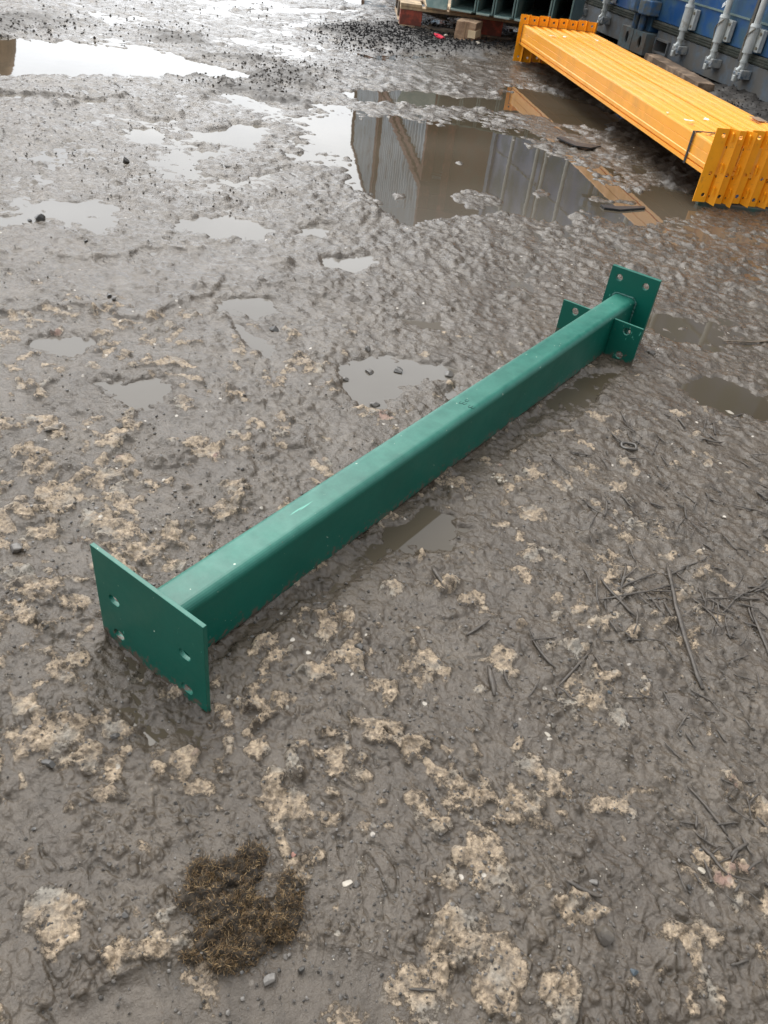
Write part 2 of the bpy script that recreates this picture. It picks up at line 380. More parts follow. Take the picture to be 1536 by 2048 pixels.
def ground_mesh():
    rs = [.18, .22, .25, .27, .285]
    while rs[-1] < 1.6: rs.append(rs[-1]*1.0027)
    while rs[-1] < 3: rs.append(rs[-1]*1.0029)
    while rs[-1] < 7: rs.append(rs[-1]*1.0024)
    while rs[-1] < 9: rs.append(rs[-1]*1.008)
    while rs[-1] < 30: rs.append(rs[-1]*1.03)
    while rs[-1] < 400: rs.append(rs[-1]*1.15)
    rs = np.array(rs)
    a = list(np.arange(-60, 62, .16)); b = 62
    th = []
    while b < 300: th.append(b); b += 4
    a = np.radians(np.array(a+th))
    T, R_ = np.meshgrid(a, rs)
    x, y = R_*np.sin(T), R_*np.cos(T)
    dres = np.gradient(rs)[:, None]*np.ones_like(T)
    dth = np.gradient(a)[None, :]*R_
    res = np.maximum(dres, dth)
    h, cr_, dk, tv, pi_ = terrain(x.ravel(), y.ravel(), res.ravel())
    n, m = x.shape
    co = np.stack([x.ravel(), y.ravel(), h], 1)
    co = np.vstack([co, [[0, 0, .004]]])
    i = np.arange(n-1)[:, None]*m; j = np.arange(m)[None, :]; j2 = (j+1) % m
    q = np.stack([i+j, i+j2, i+m+j2, i+m+j], -1).reshape(-1, 4)[:, ::-1]
    c = np.stack([np.full(m, n*m), j2[0], j[0]], -1)[:, ::-1]
    me = bpy.data.meshes.new('ground')
    nf, nc = len(q), len(c)
    me.vertices.add(len(co)); me.vertices.foreach_set('co', co.ravel())
    me.loops.add(nf*4+nc*3); me.loops.foreach_set('vertex_index', np.concatenate([q.ravel(), c.ravel()]).astype(np.int32))
    me.polygons.add(nf+nc)
    st = np.concatenate([np.arange(nf)*4, nf*4+np.arange(nc)*3]).astype(np.int32)
    me.polygons.foreach_set('loop_start', st)
    me.polygons.foreach_set('use_smooth', np.ones(nf+nc, bool))
    me.update(calc_edges=True); me.validate()
    for nm, v in (('crust', cr_), ('dark', dk), ('tanv', tv), ('pit', pi_)):
        at = me.attributes.new(nm, 'FLOAT', 'POINT'); at.data.foreach_set('value', np.append(v, 0).astype(np.float32))
    o = bpy.data.objects.new('ground', me); COL.objects.link(o); o['kind'] = 'structure'
    return o

def mud_material():
    m = bpy.data.materials.new('wet_mud'); m.use_nodes = True; t = m.node_tree; l = t.links.new; b = t.nodes['Principled BSDF']
    geo = N(t, 'ShaderNodeNewGeometry')
    def noise(s, d=6, r=.6, vec=None):
        n = N(t, 'ShaderNodeTexNoise'); n.inputs['Scale'].default_value = s; n.inputs['Detail'].default_value = d; n.inputs['Roughness'].default_value = r
        l(vec or geo.outputs['Position'], n.inputs['Vector']); return n.outputs['Fac']
    def ramp(i, a, b_, ca=(0,0,0), cb=(1,1,1)):
        r = N(t, 'ShaderNodeValToRGB'); e = r.color_ramp.elements; e[0].position = a; e[1].position = b_; e[0].color = tuple(ca)+(1,); e[1].color = tuple(cb)+(1,)
        l(i, r.inputs[0]); return r.outputs[0]
    def mix(f, a, b_):
        x = N(t, 'ShaderNodeMix', data_type='RGBA')
        for s, v in (('Factor', f), ('A', a), ('B', b_)):
            if isinstance(v, (tuple, float, int)): x.inputs[s].default_value = v if s == 'Factor' else tuple(v)+(1,)
            else: l(v, x.inputs[s])
        return x.outputs['Result']
    def math_(op, a, b_=None):
        x = N(t, 'ShaderNodeMath', operation=op)
        for i, v in enumerate((a, b_)):
            if v is None: continue
            if isinstance(v, (float, int)): x.inputs[i].default_value = v
            else: l(v, x.inputs[i])
        return x.outputs[0]
    def attr(n):
        x = N(t, 'ShaderNodeAttribute'); x.attribute_name = n; return x.outputs['Fac']
    mud = ramp(noise(9, 8), .3, .7, (.061, .047, .034), (.104, .083, .061))
    mud = mix(ramp(noise(60, 6), .45, .75), mud, (.046, .035, .024))
    tan = ramp(noise(190, 6, .75), .30, .70, (.060, .044, .030), (.62, .48, .33))
    tan = mix(ramp(noise(22, 3), .52, .66), tan, (.30, .27, .225))
    tan = mix(ramp(noise(14, 2), .68, .72), tan, (.27, .17, .13))
    tf = math_('ADD', attr('tanv'), math_('ADD', math_('MULTIPLY', math_('SUBTRACT', noise(170, 7, .75), .5), 1.5), math_('MULTIPLY', math_('SUBTRACT', noise(48, 4, .6), .5), 1.1)))
    tf = ramp(tf, .04, .16)
    tf = math_('MULTIPLY', math_('MULTIPLY', tf, ramp(attr('crust'), 0, .5)), ramp(noise(75, 5, .7), .36, .56, (.25,)*3, (.95,)*3))
    mud = mix(math_('MULTIPLY', attr('pit'), .45), mud, (.034, .026, .016))
    col = mix(tf, mud, tan)
    # pale flecks of grit
    vo = N(t, 'ShaderNodeTexVoronoi'); vo.inputs['Scale'].default_value = 95; l(geo.outputs['Position'], vo.inputs['Vector'])
    hs = N(t, 'ShaderNodeSeparateColor'); l(vo.outputs['Color'], hs.inputs[0])
    fl = math_('MULTIPLY', ramp(hs.outputs[0], .982, .988), ramp(vo.outputs['Distance'], .22, .3, (1,1,1), (0,0,0)))
    col = mix(math_('MULTIPLY', fl, ramp(noise(3, 2), .35, .6)), col, (.5, .45, .38))
    # dark grit lying in the film
    v2 = N(t, 'ShaderNodeTexVoronoi'); v2.inputs['Scale'].default_value = 75; v2.inputs['Randomness'].default_value = 1; l(geo.outputs['Position'], v2.inputs['Vector'])
    h3 = N(t, 'ShaderNodeSeparateColor'); l(v2.outputs['Color'], h3.inputs[0])
    gp = math_('MULTIPLY', ramp(math_('ADD', h3.outputs[1], math_('MULTIPLY', noise(2.2, 4), .55)), .93, .98), ramp(math_('ADD', v2.outputs['Distance'], math_('MULTIPLY', noise(200, 2), .3)), .42, .5, (1,1,1), (0,0,0)))
    sx = N(t, 'ShaderNodeSeparateXYZ'); l(geo.outputs['Position'], sx.inputs[0]); mrr = N(t, 'ShaderNodeMapRange'); mrr.inputs['From Min'].default_value = 1.5; mrr.inputs['From Max'].default_value = 2.6; l(sx.outputs[1], mrr.inputs[0]); gp = math_('MULTIPLY', gp, mrr.outputs[0])
    col = mix(math_('MULTIPLY', gp, .85), col, (.030, .026, .022))
    dk = attr('dark')
    col = mix(math_('MULTIPLY', dk, .6), col, (.030, .027, .024))
    l(col, b.inputs['Base Color'])
    # damp film: smooth where the mud is flat, rough on the crust
    ro = ramp(noise(26, 5), .3, .7, (.09,)*3, (.24,)*3)
    ro = mix(tf, ro, (.5, .5, .5)); ro = mix(math_('MULTIPLY', dk, .8), ro, (.55, .55, .55))
    ro = mix(gp, ro, (.75, .75, .75)); l(ro, b.inputs['Roughness'])
    b.inputs['IOR'].default_value = 1.45; b.inputs['Specular IOR Level'].default_value = .5
    h1 = noise(70, 7, .6); h2 = noise(330, 5, .65)
    hh = math_('ADD', math_('MULTIPLY', h1, 1.0), math_('MULTIPLY', h2, math_('ADD', .24, math_('MULTIPLY', tf, .5))))
    bp = N(t, 'ShaderNodeBump'); bp.inputs['Strength'].default_value = .9; bp.inputs['Distance'].default_value = .0045
    l(hh, bp.inputs['Height']); l(bp.outputs[0], b.inputs['Normal'])
    return m
MUD = mud_material()
gr = ground_mesh(); gr.data.materials.append(MUD)
# water lying in every hollow below level 0
bm = bmesh.new(); vs = [bm.verts.new(c) for c in ((-60,-60,0),(60,-60,0),(60,90,0),(-60,90,0))]; bm.faces.new(vs)
wm = bpy.data.materials.new('muddy_water'); wm.use_nodes = True; t = wm.node_tree; b = t.nodes['Principled BSDF']
b.inputs['Roughness'].default_value = .02; b.inputs['IOR'].default_value = 1.36
gx = N(t, 'ShaderNodeNewGeometry'); n = N(t, 'ShaderNodeTexNoise'); n.inputs['Scale'].default_value = 1.3
r = N(t, 'ShaderNodeValToRGB'); r.color_ramp.elements[0].color = (.050, .039, .024, 1); r.color_ramp.elements[1].color = (.085, .070, .050, 1)
r.color_ramp.elements[0].position = .35; r.color_ramp.elements[1].position = .65
t.links.new(gx.outputs['Position'], n.inputs['Vector']); t.links.new(n.outputs['Fac'], r.inputs[0]); 
sp_ = N(t, 'ShaderNodeVectorMath', operation='DOT_PRODUCT'); sp_.inputs[1].default_value = (1, -.635, 0); t.links.new(gx.outputs['Position'], sp_.inputs[0])
sa_ = N(t, 'ShaderNodeMapRange'); sa_.inputs['From Min'].default_value = -.545; sa_.inputs['From Max'].default_value = -.56; t.links.new(sp_.outputs['Value'], sa_.inputs[0])
sy_ = N(t, 'ShaderNodeSeparateXYZ'); t.links.new(gx.outputs['Position'], sy_.inputs[0])
sb_ = N(t, 'ShaderNodeMapRange'); sb_.inputs['From Min'].default_value = 2.6; sb_.inputs['From Max'].default_value = 1.8; t.links.new(sy_.outputs[1], sb_.inputs[0])
sc_ = N(t, 'ShaderNodeMapRange'); sc_.inputs['From Min'].default_value = .7; sc_.inputs['From Max'].default_value = .9; t.links.new(sy_.outputs[1], sc_.inputs[0])
sd2_ = N(t, 'ShaderNodeMath', operation='MULTIPLY'); t.links.new(sa_.outputs[0], sd2_.inputs[0]); t.links.new(sc_.outputs[0], sd2_.inputs[1])
sm2 = N(t, 'ShaderNodeMath', operation='MULTIPLY'); t.links.new(sd2_.outputs[0], sm2.inputs[0]); t.links.new(sb_.outputs[0], sm2.inputs[1])
sx_ = N(t, 'ShaderNodeMix', data_type='RGBA'); sx_.inputs['B'].default_value = (.115, .102, .085, 1); t.links.new(sm2.outputs[0], sx_.inputs['Factor']); t.links.new(r.outputs[0], sx_.inputs['A'])
t.links.new(sx_.outputs['Result'], b.inputs['Base Color'])   # paler silt tone behind the post, with reflected sky painted into the colour
n2 = N(t, 'ShaderNodeTexNoise'); n2.inputs['Scale'].default_value = 9; n2.inputs['Detail'].default_value = 2; t.links.new(gx.outputs['Position'], n2.inputs['Vector'])
bp = N(t, 'ShaderNodeBump'); bp.inputs['Strength'].default_value = .05; bp.inputs['Distance'].default_value = .004
t.links.new(n2.outputs['Fac'], bp.inputs['Height']); t.links.new(bp.outputs[0], b.inputs['Normal'])
wat = link('puddle_water', bm, wm); wat['kind'] = 'structure'

# ------------------------------------------------------------------ shipping containers
BLUE = mat('container_blue', (.008, .060, .185), .4, var=.22, vscale=3, dirt=(.035, .085, .12), dirt_amt=.25, dscale=4, bump=.1, bscale=20)
GREYB = mat('container_sill', (.085, .105, .125), .5, var=.2, vscale=9, dirt=(.10, .095, .085), dirt_amt=.35, dscale=14, bump=.15)
CAST = mat('corner_casting_paint', (.085, .13, .145), .5, var=.2, vscale=14, dirt=(.11, .09, .07), dirt_amt=.3, bump=.2)
GASK = mat('door_gasket', (.085, .078, .060), .8, var=.35, vscale=18, dirt=(.04, .045, .035), dirt_amt=.5, bump=.3)
GALV = mat('galvanised_rod', (.46, .48, .46), .42, metal=.2, var=.12, vscale=25, dirt=(.26, .24, .19), dirt_amt=-.15, dscale=25)
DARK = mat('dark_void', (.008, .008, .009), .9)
CABLE = mat('seal_cable', (.16, .14, .10), .6, var=.3, vscale=90)
BROWNC = mat('container_brown', (.085, .062, .045), .5, var=.25, vscale=3, dirt=(.12, .05, .03), dirt_amt=.4, dscale=4)
RUST = mat('rusty_red_paint', (.26, .055, .03), .6, var=.3, vscale=5, dirt=(.12, .04, .02), dirt_amt=.5)
CORR = mat('corrugated_grey', (.22, .30, .37), .45, var=.3, vscale=2, dirt=(.11, .08, .06), dirt_amt=-.1, dscale=3)
PALE = mat('sticker_white', (.78, .80, .80), .5)
INK = mat('ink', (.03, .03, .03), .6)

def polytube(bm, pts, r, n=8):
    for i in range(len(pts)-1): cyl(bm, pts[i], pts[i+1], r if not isinstance(r, (list, tuple)) else r[i], None if not isinstance(r, (list, tuple)) else r[i+1], n)
# local frame: x = along the end towards the viewer's right, y = into the container, z up, origin lower left corner of the end
def container(label, loc, rz, width, rods, gap, paint, sillm, detailed=True, sticker=False, group=None, H=2.55):
    r = emptyobj('shipping_container', label, 'container', loc, rz, group)
    LEN = 5.9
    side = []
    bm = bmesh.new()
    # corrugated sides and roof
    for xs in (0.03, width-.03):
        pr = []; y = .12; k = 0
        sgn = 1 if xs < 1 else -1
        pts = []
        while y < LEN-.1:
            for dy, dx in ((0, 0), (.07, 0), (.14, .036), (.21, .036)): pts.append((xs+sgn*dx, y+dy))
            y += .28
        A = [bm.verts.new((a, b_, .12)) for a, b_ in pts]; B = [bm.verts.new((a, b_, H-.06)) for a, b_ in pts]
        for i in range(len(A)-1): bm.faces.new((A[i], A[i+1], B[i+1], B[i]))
    box(bm, .02, width-.02, .1, LEN, H-.06, H-.02); box(bm, .02, width-.02, LEN-.05, LEN, .1, H)
    link('body', bm, paint, r)
    for x0 in (0, width-.09):
        bm = bmesh.new(); box(bm, x0, x0+.09, -.002, .11, .118, H); box(bm, x0, x0+.09, LEN-.1, LEN+.01, .118, H); bm.verts.index_update(); link_each('corner_post', bm, paint, r, bevel=.004)
        bm = bmesh.new(); box(bm, x0+.02, x0+.07, .11, LEN, .0, .14); box(bm, x0+.02, x0+.07, .11, LEN, H-.08, H-.005); bm.verts.index_update(); link_each('side_rail', bm, sillm, r)
    link('header', bx(.09, width-.09, 0, .1, H-.12, H-.01), sillm, r, bevel=.003)
    # end sill with forklift style recess
    bm = bmesh.new(); box(bm, .178, .205, .012, .13, .012, .143); box(bm, .355, width-.16, .012, .13, .012, .143); box(bm, .205, .355, .012, .13, .098, .143); box(bm, .205, .355, .012, .13, .012, .036); box(bm, .2, .36, .11, .128, .03, .1)
    link('sill', bm, sillm, r, bevel=.002)
    bm = bmesh.new(); box(bm, .196, .366, -.004, .0115, .096, .106); box(bm, .196, .366, -.004, .0115, .028, .038); box(bm, .196, .206, -.004, .0115, .039, .0955); box(bm, .356, .366, -.004, .0115, .039, .0955)
    link('pocket_frame', bm, sillm, r)
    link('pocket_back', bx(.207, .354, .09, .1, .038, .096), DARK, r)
    for x0 in (0, width-.172):
        for z0 in ((0.0,) if detailed else (0.0,)):
            c = link('corner_casting', plate([(x0+.0005, z0), (x0+.1715, z0), (x0+.1715, z0+.117), (x0+.0005, z0+.117)], [loop_circle(x0+.1, z0+.062, .022, .034)], -.055, -.043), CAST, r)
            bm = bmesh.new(); box(bm, x0+.0005, x0+.012, -.0429, .1, z0, z0+.117); box(bm, x0+.16, x0+.1715, -.0429, .1, z0, z0+.117); box(bm, x0+.0121, x0+.1599, -.0429, .1, z0+.106, z0+.117); box(bm, x0+.0121, x0+.1599, -.0429, .1, z0, z0+.01)
            link('casting_wall', bm, CAST, c)
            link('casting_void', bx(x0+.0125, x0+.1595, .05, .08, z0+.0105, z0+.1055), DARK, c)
        cc_ = link('corner_casting', bx(x0, x0+.172, -.03, .1, H-.008, H+.11), CAST, r, bevel=.004)
    # doors, seam strips, gaskets
    edges = [(.092, gap-.012), (gap+.012, width-.092)]
    for a, b_ in edges:
        d = link('door', bx(a, b_, .022, .06, .188, H-.13), paint, r, bevel=.004)
        for z in [z_ for z_ in (.318, 1.15, 2.0) if z_ < H-.3]:
            bm = bmesh.new(); prism([(a+.02, 0), (b_-.02, 0), (b_-.02, .009), (a+.02, .009)], .0145, .0215, bm=bm)
            bmesh.ops.translate(bm, verts=bm.verts, vec=(0, 0, z)); link('seam_strip', bm, SEAM, d)
        gk = bmesh.new(); box(gk, a, b_, .008, .05, .147, .186)
        for zz in (.156, .168, .179): box(gk, a, b_, .003, .0079, zz-.0022, zz+.0022)
        link('gasket', gk, GASK, r)
    link('centre_gasket', bx(gap-.0115, gap+.0115, .004, .05, .14, H-.13), GASK2, r, bevel=.003)
    # locking rods
    for i, x in enumerate(rods):
        bm = bmesh.new(); cyl(bm, (x, -.030, .1), (x, -.030, H-.02), .0165, n=18)
        rod = link('lock_rod', bm, GALV, r, smooth=False)
        bm = bmesh.new(); cyl(bm, (x, -.030, .198), (x, -.030, .305), .0245, n=20); cyl(bm, (x, -.030, .305), (x, -.030, .318), .028, .0245, n=20); cyl(bm, (x, -.030, .19), (x, -.030, .198), .0255, n=20)
        cyl(bm, (x, -.030, .146), (x, -.030, .155), .020, n=18)
        link('bearing_sleeve', bm, GALV, rod)
        bm = bmesh.new(); box(bm, x-.045, x+.055, .0, .014, .2, .3)
        box(bm, x+.02, x+.055, -.014, -.0001, .2, .3)
        link('bearing_plate', bm, GALV, rod, bevel=.003)
        bm = bmesh.new()
        for bz in (.218, .282): cyl(bm, (x+.043, -.0141, bz), (x+.043, -.021, bz), .007, n=8)
        for bz in (.218, .282): cyl(bm, (x-.035, -.0001, bz), (x-.035, -.008, bz), .006, n=8)
        bm.verts.index_update(); link_each('bolt', bm, CABLE, rod)
        bm = bmesh.new(); box(bm, x-.026, x+.03, -.055, .0, .088, .104); box(bm, x-.034, x-.02, -.05, .012, .07, .118); box(bm, x+.022, x+.044, -.052, .012, .074, .116)
        cyl(bm, (x, -.032, .062), (x, -.032, .0875), .012, .020, 12)
        link('cam_keeper', bm, KEEP, rod, bevel=.004)
        bm = bmesh.new(); cyl(bm, (x-.002, -.05, .104), (x+.004, -.034, .132), .014, .010, 10); box(bm, x-.012, x+.010, -.062, -.04, .058, .087)
        link('cam', bm, GALV, rod, bevel=.003)
        if detailed and i in (1, 2):
            bm = bmesh.new(); pts = [(x+.03, -.05, .30), (x-.0, -.062, .272), (x-.026, -.052, .25), (x-.034, -.04, .215), (x-.034, -.03, .16), (x-.04, -.02, .10)]
            polytube(bm, pts, .0035, 8); link('seal_cable', bm, CABLE, rod)
    # hinges with their blocky lugs on the corner posts
    for x0, s in ((.0, 1), (width, -1)):
        for z in [z_ for z_ in (.205, .9, 1.6, 2.2) if z_ < H-.2]:
            bm = bmesh.new()
            a = [(0, -.066), (.03, -.078), (.095, -.078), (.13, -.05), (.13, .02), (0, .02)]
            A = [bm.verts.new((x0+s*p_[0], p_[1], z)) for p_ in a]; B = [bm.verts.new((x0+s*p_[0]*.96, p_[1], z+.078)) for p_ in a]
            for i in range(6): bm.faces.new((A[i], A[(i+1)%6], B[(i+1)%6], B[i]))
            bm.faces.new(A); bm.faces.new(B); bmesh.ops.recalc_face_normals(bm, faces=bm.faces)
            link('hinge', bm, HINGE, r, bevel=.006)
        bm = bmesh.new(); cyl(bm, (x0+s*.04, -.035, .118), (x0+s*.04, -.035, .2), .02, n=12); cyl(bm, (x0+s*.05, -.035, .284), (x0+s*.05, -.035, min(.89, H-.2)), .016, n=12); bm.verts.index_update(); link_each('hinge_pin', bm, HINGE, r)
    if sticker:
        z0, z1 = .334, .384; xa, xb = .768, .812
        bm = bmesh.new(); q = [(xa, .334), (xb, .362), (xb+.002, .386), (xa, .352)]
        q = [(.766, .336), (.808, .366), (.808, .386), (.766, .356)]
        A = [bm.verts.new((a, .0205, c)) for a, c in q]; B = [bm.verts.new((a, .0218, c)) for a, c in q]
        for i in range(4): bm.faces.new((A[i], A[(i+1)%4], B[(i+1)%4], B[i]))
        bm.faces.new(A[::-1]); bm.faces.new(B); st_ = link('sticker', bm, PALE, r)
        bm = bmesh.new()
        for (xx, zz, w_, h_) in ((.786, .357, .0035, .010), (.778, .348, .0025, .006), (.797, .366, .0025, .008), (.803, .372, .002, .004)):
            box(bm, xx, xx+w_, .0196, .0203, zz, zz+h_)
        bm.verts.index_update(); link_each('print', bm, INK, st_)
    return r
KEEP = mat('keeper_blue', (.10, .15, .21), .45, metal=.3, var=.3, vscale=40, dirt=(.35, .35, .33), dirt_amt=.4, dscale=40)
HINGE = mat('hinge_blue', (.022, .095, .22), .4, var=.3, vscale=30, dirt=(.10, .11, .10), dirt_amt=.3, dscale=20, bump=.3)
SEAM = mat('seam_grime', (.13, .18, .17), .6, var=.3, vscale=12)
GASK2 = mat('rubber_gasket', (.05, .05, .052), .65, var=.3, vscale=14, dirt=(.10, .09, .07), dirt_amt=.4)
def cface(u, dz=0):   # u = metres from the shared corner towards the viewer
    s = 5.34-u; p_ = cnor*CD+cdir*s; return (float(p_[0]), float(p_[1]), .02+dz)
# local +x runs towards the viewer (-cdir); local +y must be +cnor
rzc = math.atan2(-cdir[1], -cdir[0])
# rotation by rzc maps y to (-sin, cos) = check orientation against cnor
yv = np.array([-math.sin(rzc), math.cos(rzc)])
assert yv @ cnor > .9
container('blue shipping container door end nearest the yellow beams, white sticker between its lock rods', cface(0.004), rzc, 2.3, (.53, .905, 1.2, 1.72), 1.098, BLUE, GREYB, True, True)
container('blue shipping container behind the far end of the yellow beams, left of the corner castings', cface(-2.312), rzc, 2.308, (.62, 1.19, 1.385, 1.78), 1.25, BLUE, GREYB, True)
container('low half height brown container stacked on the far blue one, mirrored in the puddle', cface(-2.312, 2.672), rzc, 2.308, (.62, 1.0, 1.385, 1.78), 1.17, BROWNC, GREYB, False, H=.85)
container('low half height brown container stacked on the near blue one, above the yellow beams', cface(0.004, 2.672), rzc, 2.3, (.53, .905, 1.2, 1.72), 1.098, BROWNC, GREYB, False, H=.85)
# row of corrugated containers running away, seen only in the puddle
def plain_container(label, D_, phi, s0, ln, z0, m, group=None):
    ph = math.radians(phi); d2 = np.array([math.sin(ph), math.cos(ph)]); n2_ = np.array([math.cos(ph), -math.sin(ph)])
    p_ = n2_*D_+d2*s0
    r = emptyobj('shipping_container', label, 'container', (p_[0], p_[1], z0), math.atan2(d2[1], d2[0])-math.pi/2, group)
    H = 2.59
    bm = bmesh.new(); pts = []; y = .15
    while y < ln-.35:
        for dy, dx in ((0, 0), (.07, 0), (.14, .04), (.21, .04)): pts.append((.04+dx, y+dy))
        y += .28
    A = [bm.verts.new((a, b_, .14)) for a, b_ in pts]; B = [bm.verts.new((a, b_, H-.1)) for a, b_ in pts]
    for i in range(len(A)-1): bm.faces.new((A[i], B[i], B[i+1], A[i+1]))
    link('side_wall', bm, m, r)
    bm = bmesh.new(); box(bm, .1, 2.4, .05, ln-.05, H-.09, H-.03); box(bm, 2.38, 2.4, .05, ln-.05, .1, H-.091); link('roof', bm, m, r)
    for y0 in (0, ln-.15):
        bm = bmesh.new(); box(bm, 0, .15, y0, y0+.15, .02, H); box(bm, 2.29, 2.44, y0, y0+.15, .02, H); bm.verts.index_update(); link_each('corner_post', bm, RUST, r)
    for z in (.02, H-.12): link('side_rail', bx(.01, .1, .151, ln-.151, z, z+.11), RUST, r)
    for k in range(2): link('door', bx(.16+k*1.07, 1.21+k*1.07, .03, .08, .15, H-.1), BROWNC, r)
    return r
plain_container('grey corrugated container with rusty posts, lower near one of the row mirrored in the puddle', 2.07, -10.7, 11.7, 6.06, .02, CORR)
plain_container('grey corrugated container with rusty posts, upper near one of the row mirrored in the puddle', 2.07, -10.7, 11.7, 6.06, 2.65, CORR)
plain_container('grey corrugated container with rusty posts, lower far one of the row mirrored in the puddle', 2.07, -10.7, 17.9, 6.06, .02, CORR)
plain_container('grey corrugated container with rusty posts, upper far one of the row mirrored in the puddle', 2.07, -10.7, 17.9, 6.06, 2.65, CORR)
# brown cabin with a rusty frame
r = emptyobj('site_cabin', 'dark brown site cabin with a rusty red frame, mirrored in the right puddle', 'cabin', (0.2, 11.2, .02), math.radians(-8))
link('wall', bx(0, .98, .03, 2.2, .1, 3.45), BROWNC, r)
for x0 in (-.06, .95): link('frame_post', bx(x0, x0+.1, -.03, .08, 0, 3.2), RUST, r)
link('frame_beam', bx(.041, .949, -.04, .02, 2.75, 2.95), RUST, r); link('roof', bx(-.08, 1.06, -.08, 2.3, 3.451, 3.55), RUST, r)
# brown earth heap at far left, mirrored at the end of the big puddle
bm = bmesh.new(); bmesh.ops.create_icosphere(bm, subdivisions=5, radius=1)
for v in bm.verts:
    c = v.co; q = 1+.25*math.sin(c.x*4+1)*math.sin(c.y*5)+.06*math.sin(c.z*17+c.x*13)
    v.co = Vector((c.x*2.0*q, c.y*2.0*q, max(-.05, c.z*2.9*q)))
SOIL = mat('brown_soil', (.33, .20, .11), .9, var=.4, vscale=6, bump=.8, bscale=12)
tag(link('soil_heap', bm, SOIL, smooth=True, loc=(-8.1, 12.6, 0)), 'brown soil heap mirrored at the left end of the big puddle', 'soil heap')

# ------------------------------------------------------------------ yellow racking beams
YEL = mat('yellow_paint', (.90, .375, .035), .33, var=.05, vscale=6, dirt=(.74, .33, .055), dirt_amt=-.04, dscale=7, coat=.1)
YELE = mat('yellow_connector_paint', (.92, .36, .008), .36, var=.05, vscale=30, dirt=(.45, .16, .02), dirt_amt=-.3, dscale=45)
STRAP = mat('black_strap', (.012, .012, .012), .45)
PAPER = mat('paper_scrap', (.75, .74, .70), .8, var=.1)
TAPE = mat('brown_tape', (.36, .24, .14), .25, var=.3, vscale=40)
yh = 2.9378
yax = np.array([math.sin(yh), math.cos(yh)]); ysd = -np.array([math.cos(yh), -math.sin(yh)])
Y0 = np.array([.3701, 4.9053])
YL, YH, YZ, NB = 2.304, .089, .098, 8
PIT = .413/NB
# local frame: x = across the stack to the right, y = towards the viewer, z up
rzy = math.atan2(yax[1], yax[0])-math.pi/2
# with rotation rzy, local y -> yax, local x -> (yax.y, -yax.x): choose sign of across
xv = np.array([math.cos(rzy), math.sin(rzy)]); SX = 1 if xv @ ysd > 0 else -1
def connector(sign, bot, top, w):
    "end plate with punched holes, folded flange and hooks; sign +1 faces the viewer"
    hz = [bot+.022, bot+.087, top-.019]
    bm = plate([(0, bot), (w*.70, bot), (w*.70, top), (0, top)], [loop_circle(w*.47, z, .0062, n=14) for z in hz], 0, .003)
    for v in bm.verts: v.co.x *= SX
    bmesh.ops.recalc_face_normals(bm, faces=bm.faces)
    fl = bmesh.new()
    pr = [(w*.70, .0), (w*.80, -.007), (w*1.13, .020), (w*1.15, .017), (w*.80, -.0105), (w*.68, -.0005)]
    A = [fl.verts.new((SX*a, b_, bot-.006 if i in (2, 3) else bot)) for i, (a, b_) in enumerate(pr)]; B = [fl.verts.new((SX*a, b_, top)) for a, b_ in pr]
    n_ = len(pr)
    for i in range(n_): fl.faces.new((A[i], A[(i+1)%n_], B[(i+1)%n_], B[i]))
    fl.faces.new(A); fl.faces.new(B); bmesh.ops.recalc_face_normals(fl, faces=fl.faces)
    hk = bmesh.new()
    for z in (bot+.035, bot+.105, top-.022):
        x = w*.93
        cyl(hk, (SX*(x), .003, z+.012), (SX*(x-.004), .014, z+.010), .003, n=8)
        cyl(hk, (SX*(x-.004), .014, z+.010), (SX*(x-.003), .014, z-.012), .0028, .0022, 8)
    sl_ = bmesh.new()
    for z in (bot+.015, bot+.075, top-.055):
        x = w*.86; box(sl_, min(SX*x, SX*(x+.003)), max(SX*x, SX*(x+.003)), -.004, .0005, z, z+.006)
    out = [bm, fl, hk, sl_]
    if sign < 0:
        for q in out:
            for v in q.verts: v.co.y *= -1
            bmesh.ops.recalc_face_normals(q, faces=q.faces)
    return out
ORD = ['first', 'second', 'third', 'fourth', 'fifth', 'sixth', 'seventh', 'eighth']
def rack_beam(i):
    x0 = i*PIT
    dz = random.uniform(-.0022, .0022) if i else 0
    p0_ = Y0+yax*(random.uniform(-.005, .005) if i else 0)
    p_ = p0_+ysd*x0
    lab = {0: 'yellow steel racking beam, outermost of the strapped stack on the puddle side', 7: 'yellow steel racking beam, outermost of the strapped stack on the container side'}.get(i, 'yellow steel racking beam, %s from the puddle side in the strapped stack' % ORD[i])
    r = emptyobj('racking_beam', lab, 'racking beam', (float(p_[0]), float(p_[1]), YZ+dz), rzy, 'yellow racking beams strapped in a stack')
    w = PIT-.0022
    pr = [(0, 0), (w, 0), (w, YH-.0095), (w-.001, YH-.0060), (w*.50, YH-.0055), (w*.44, YH), (.006, YH), (.0015, YH-.0015), (0, YH-.006),
          (0, YH*.64), (.0018, YH*.625), (0, YH*.61), (0, YH*.33), (-.0022, YH*.31), (-.0022, YH*.18), (.006, YH*.165), (.006, YH*.135), (-.003, YH*.125), (-.003, 0)]
    bm = prism([(SX*a, c) for a, c in pr], .0, YL)
    link('beam_body', bm, YEL, r)
    for sg, y, pt in ((1, YL, .0595), (-1, 0, .0535)):
        parts = connector(sg, -.083, .133, pt)
        off = i*(pt-PIT) + (-.004 if sg > 0 else -.018)
        dzc = (.0, -.003, .002, -.004, .001, -.002, .003, 0)[i]
        c = link('end_plate', parts[0], YELE, r, loc=(SX*off, y+sg*.001, dzc-dz))
        link('flange', parts[1], YELE, c)
        link('hook', parts[2], YELE, c)
        parts[3].verts.index_update(); link_each('slot', parts[3], DARK, c)
    return r
for i in range(NB): rack_beam(i)
def yl(x, y, z):
    q = Y0+ysd*x+yax*y; return (float(q[0]), float(q[1]), YZ+z)
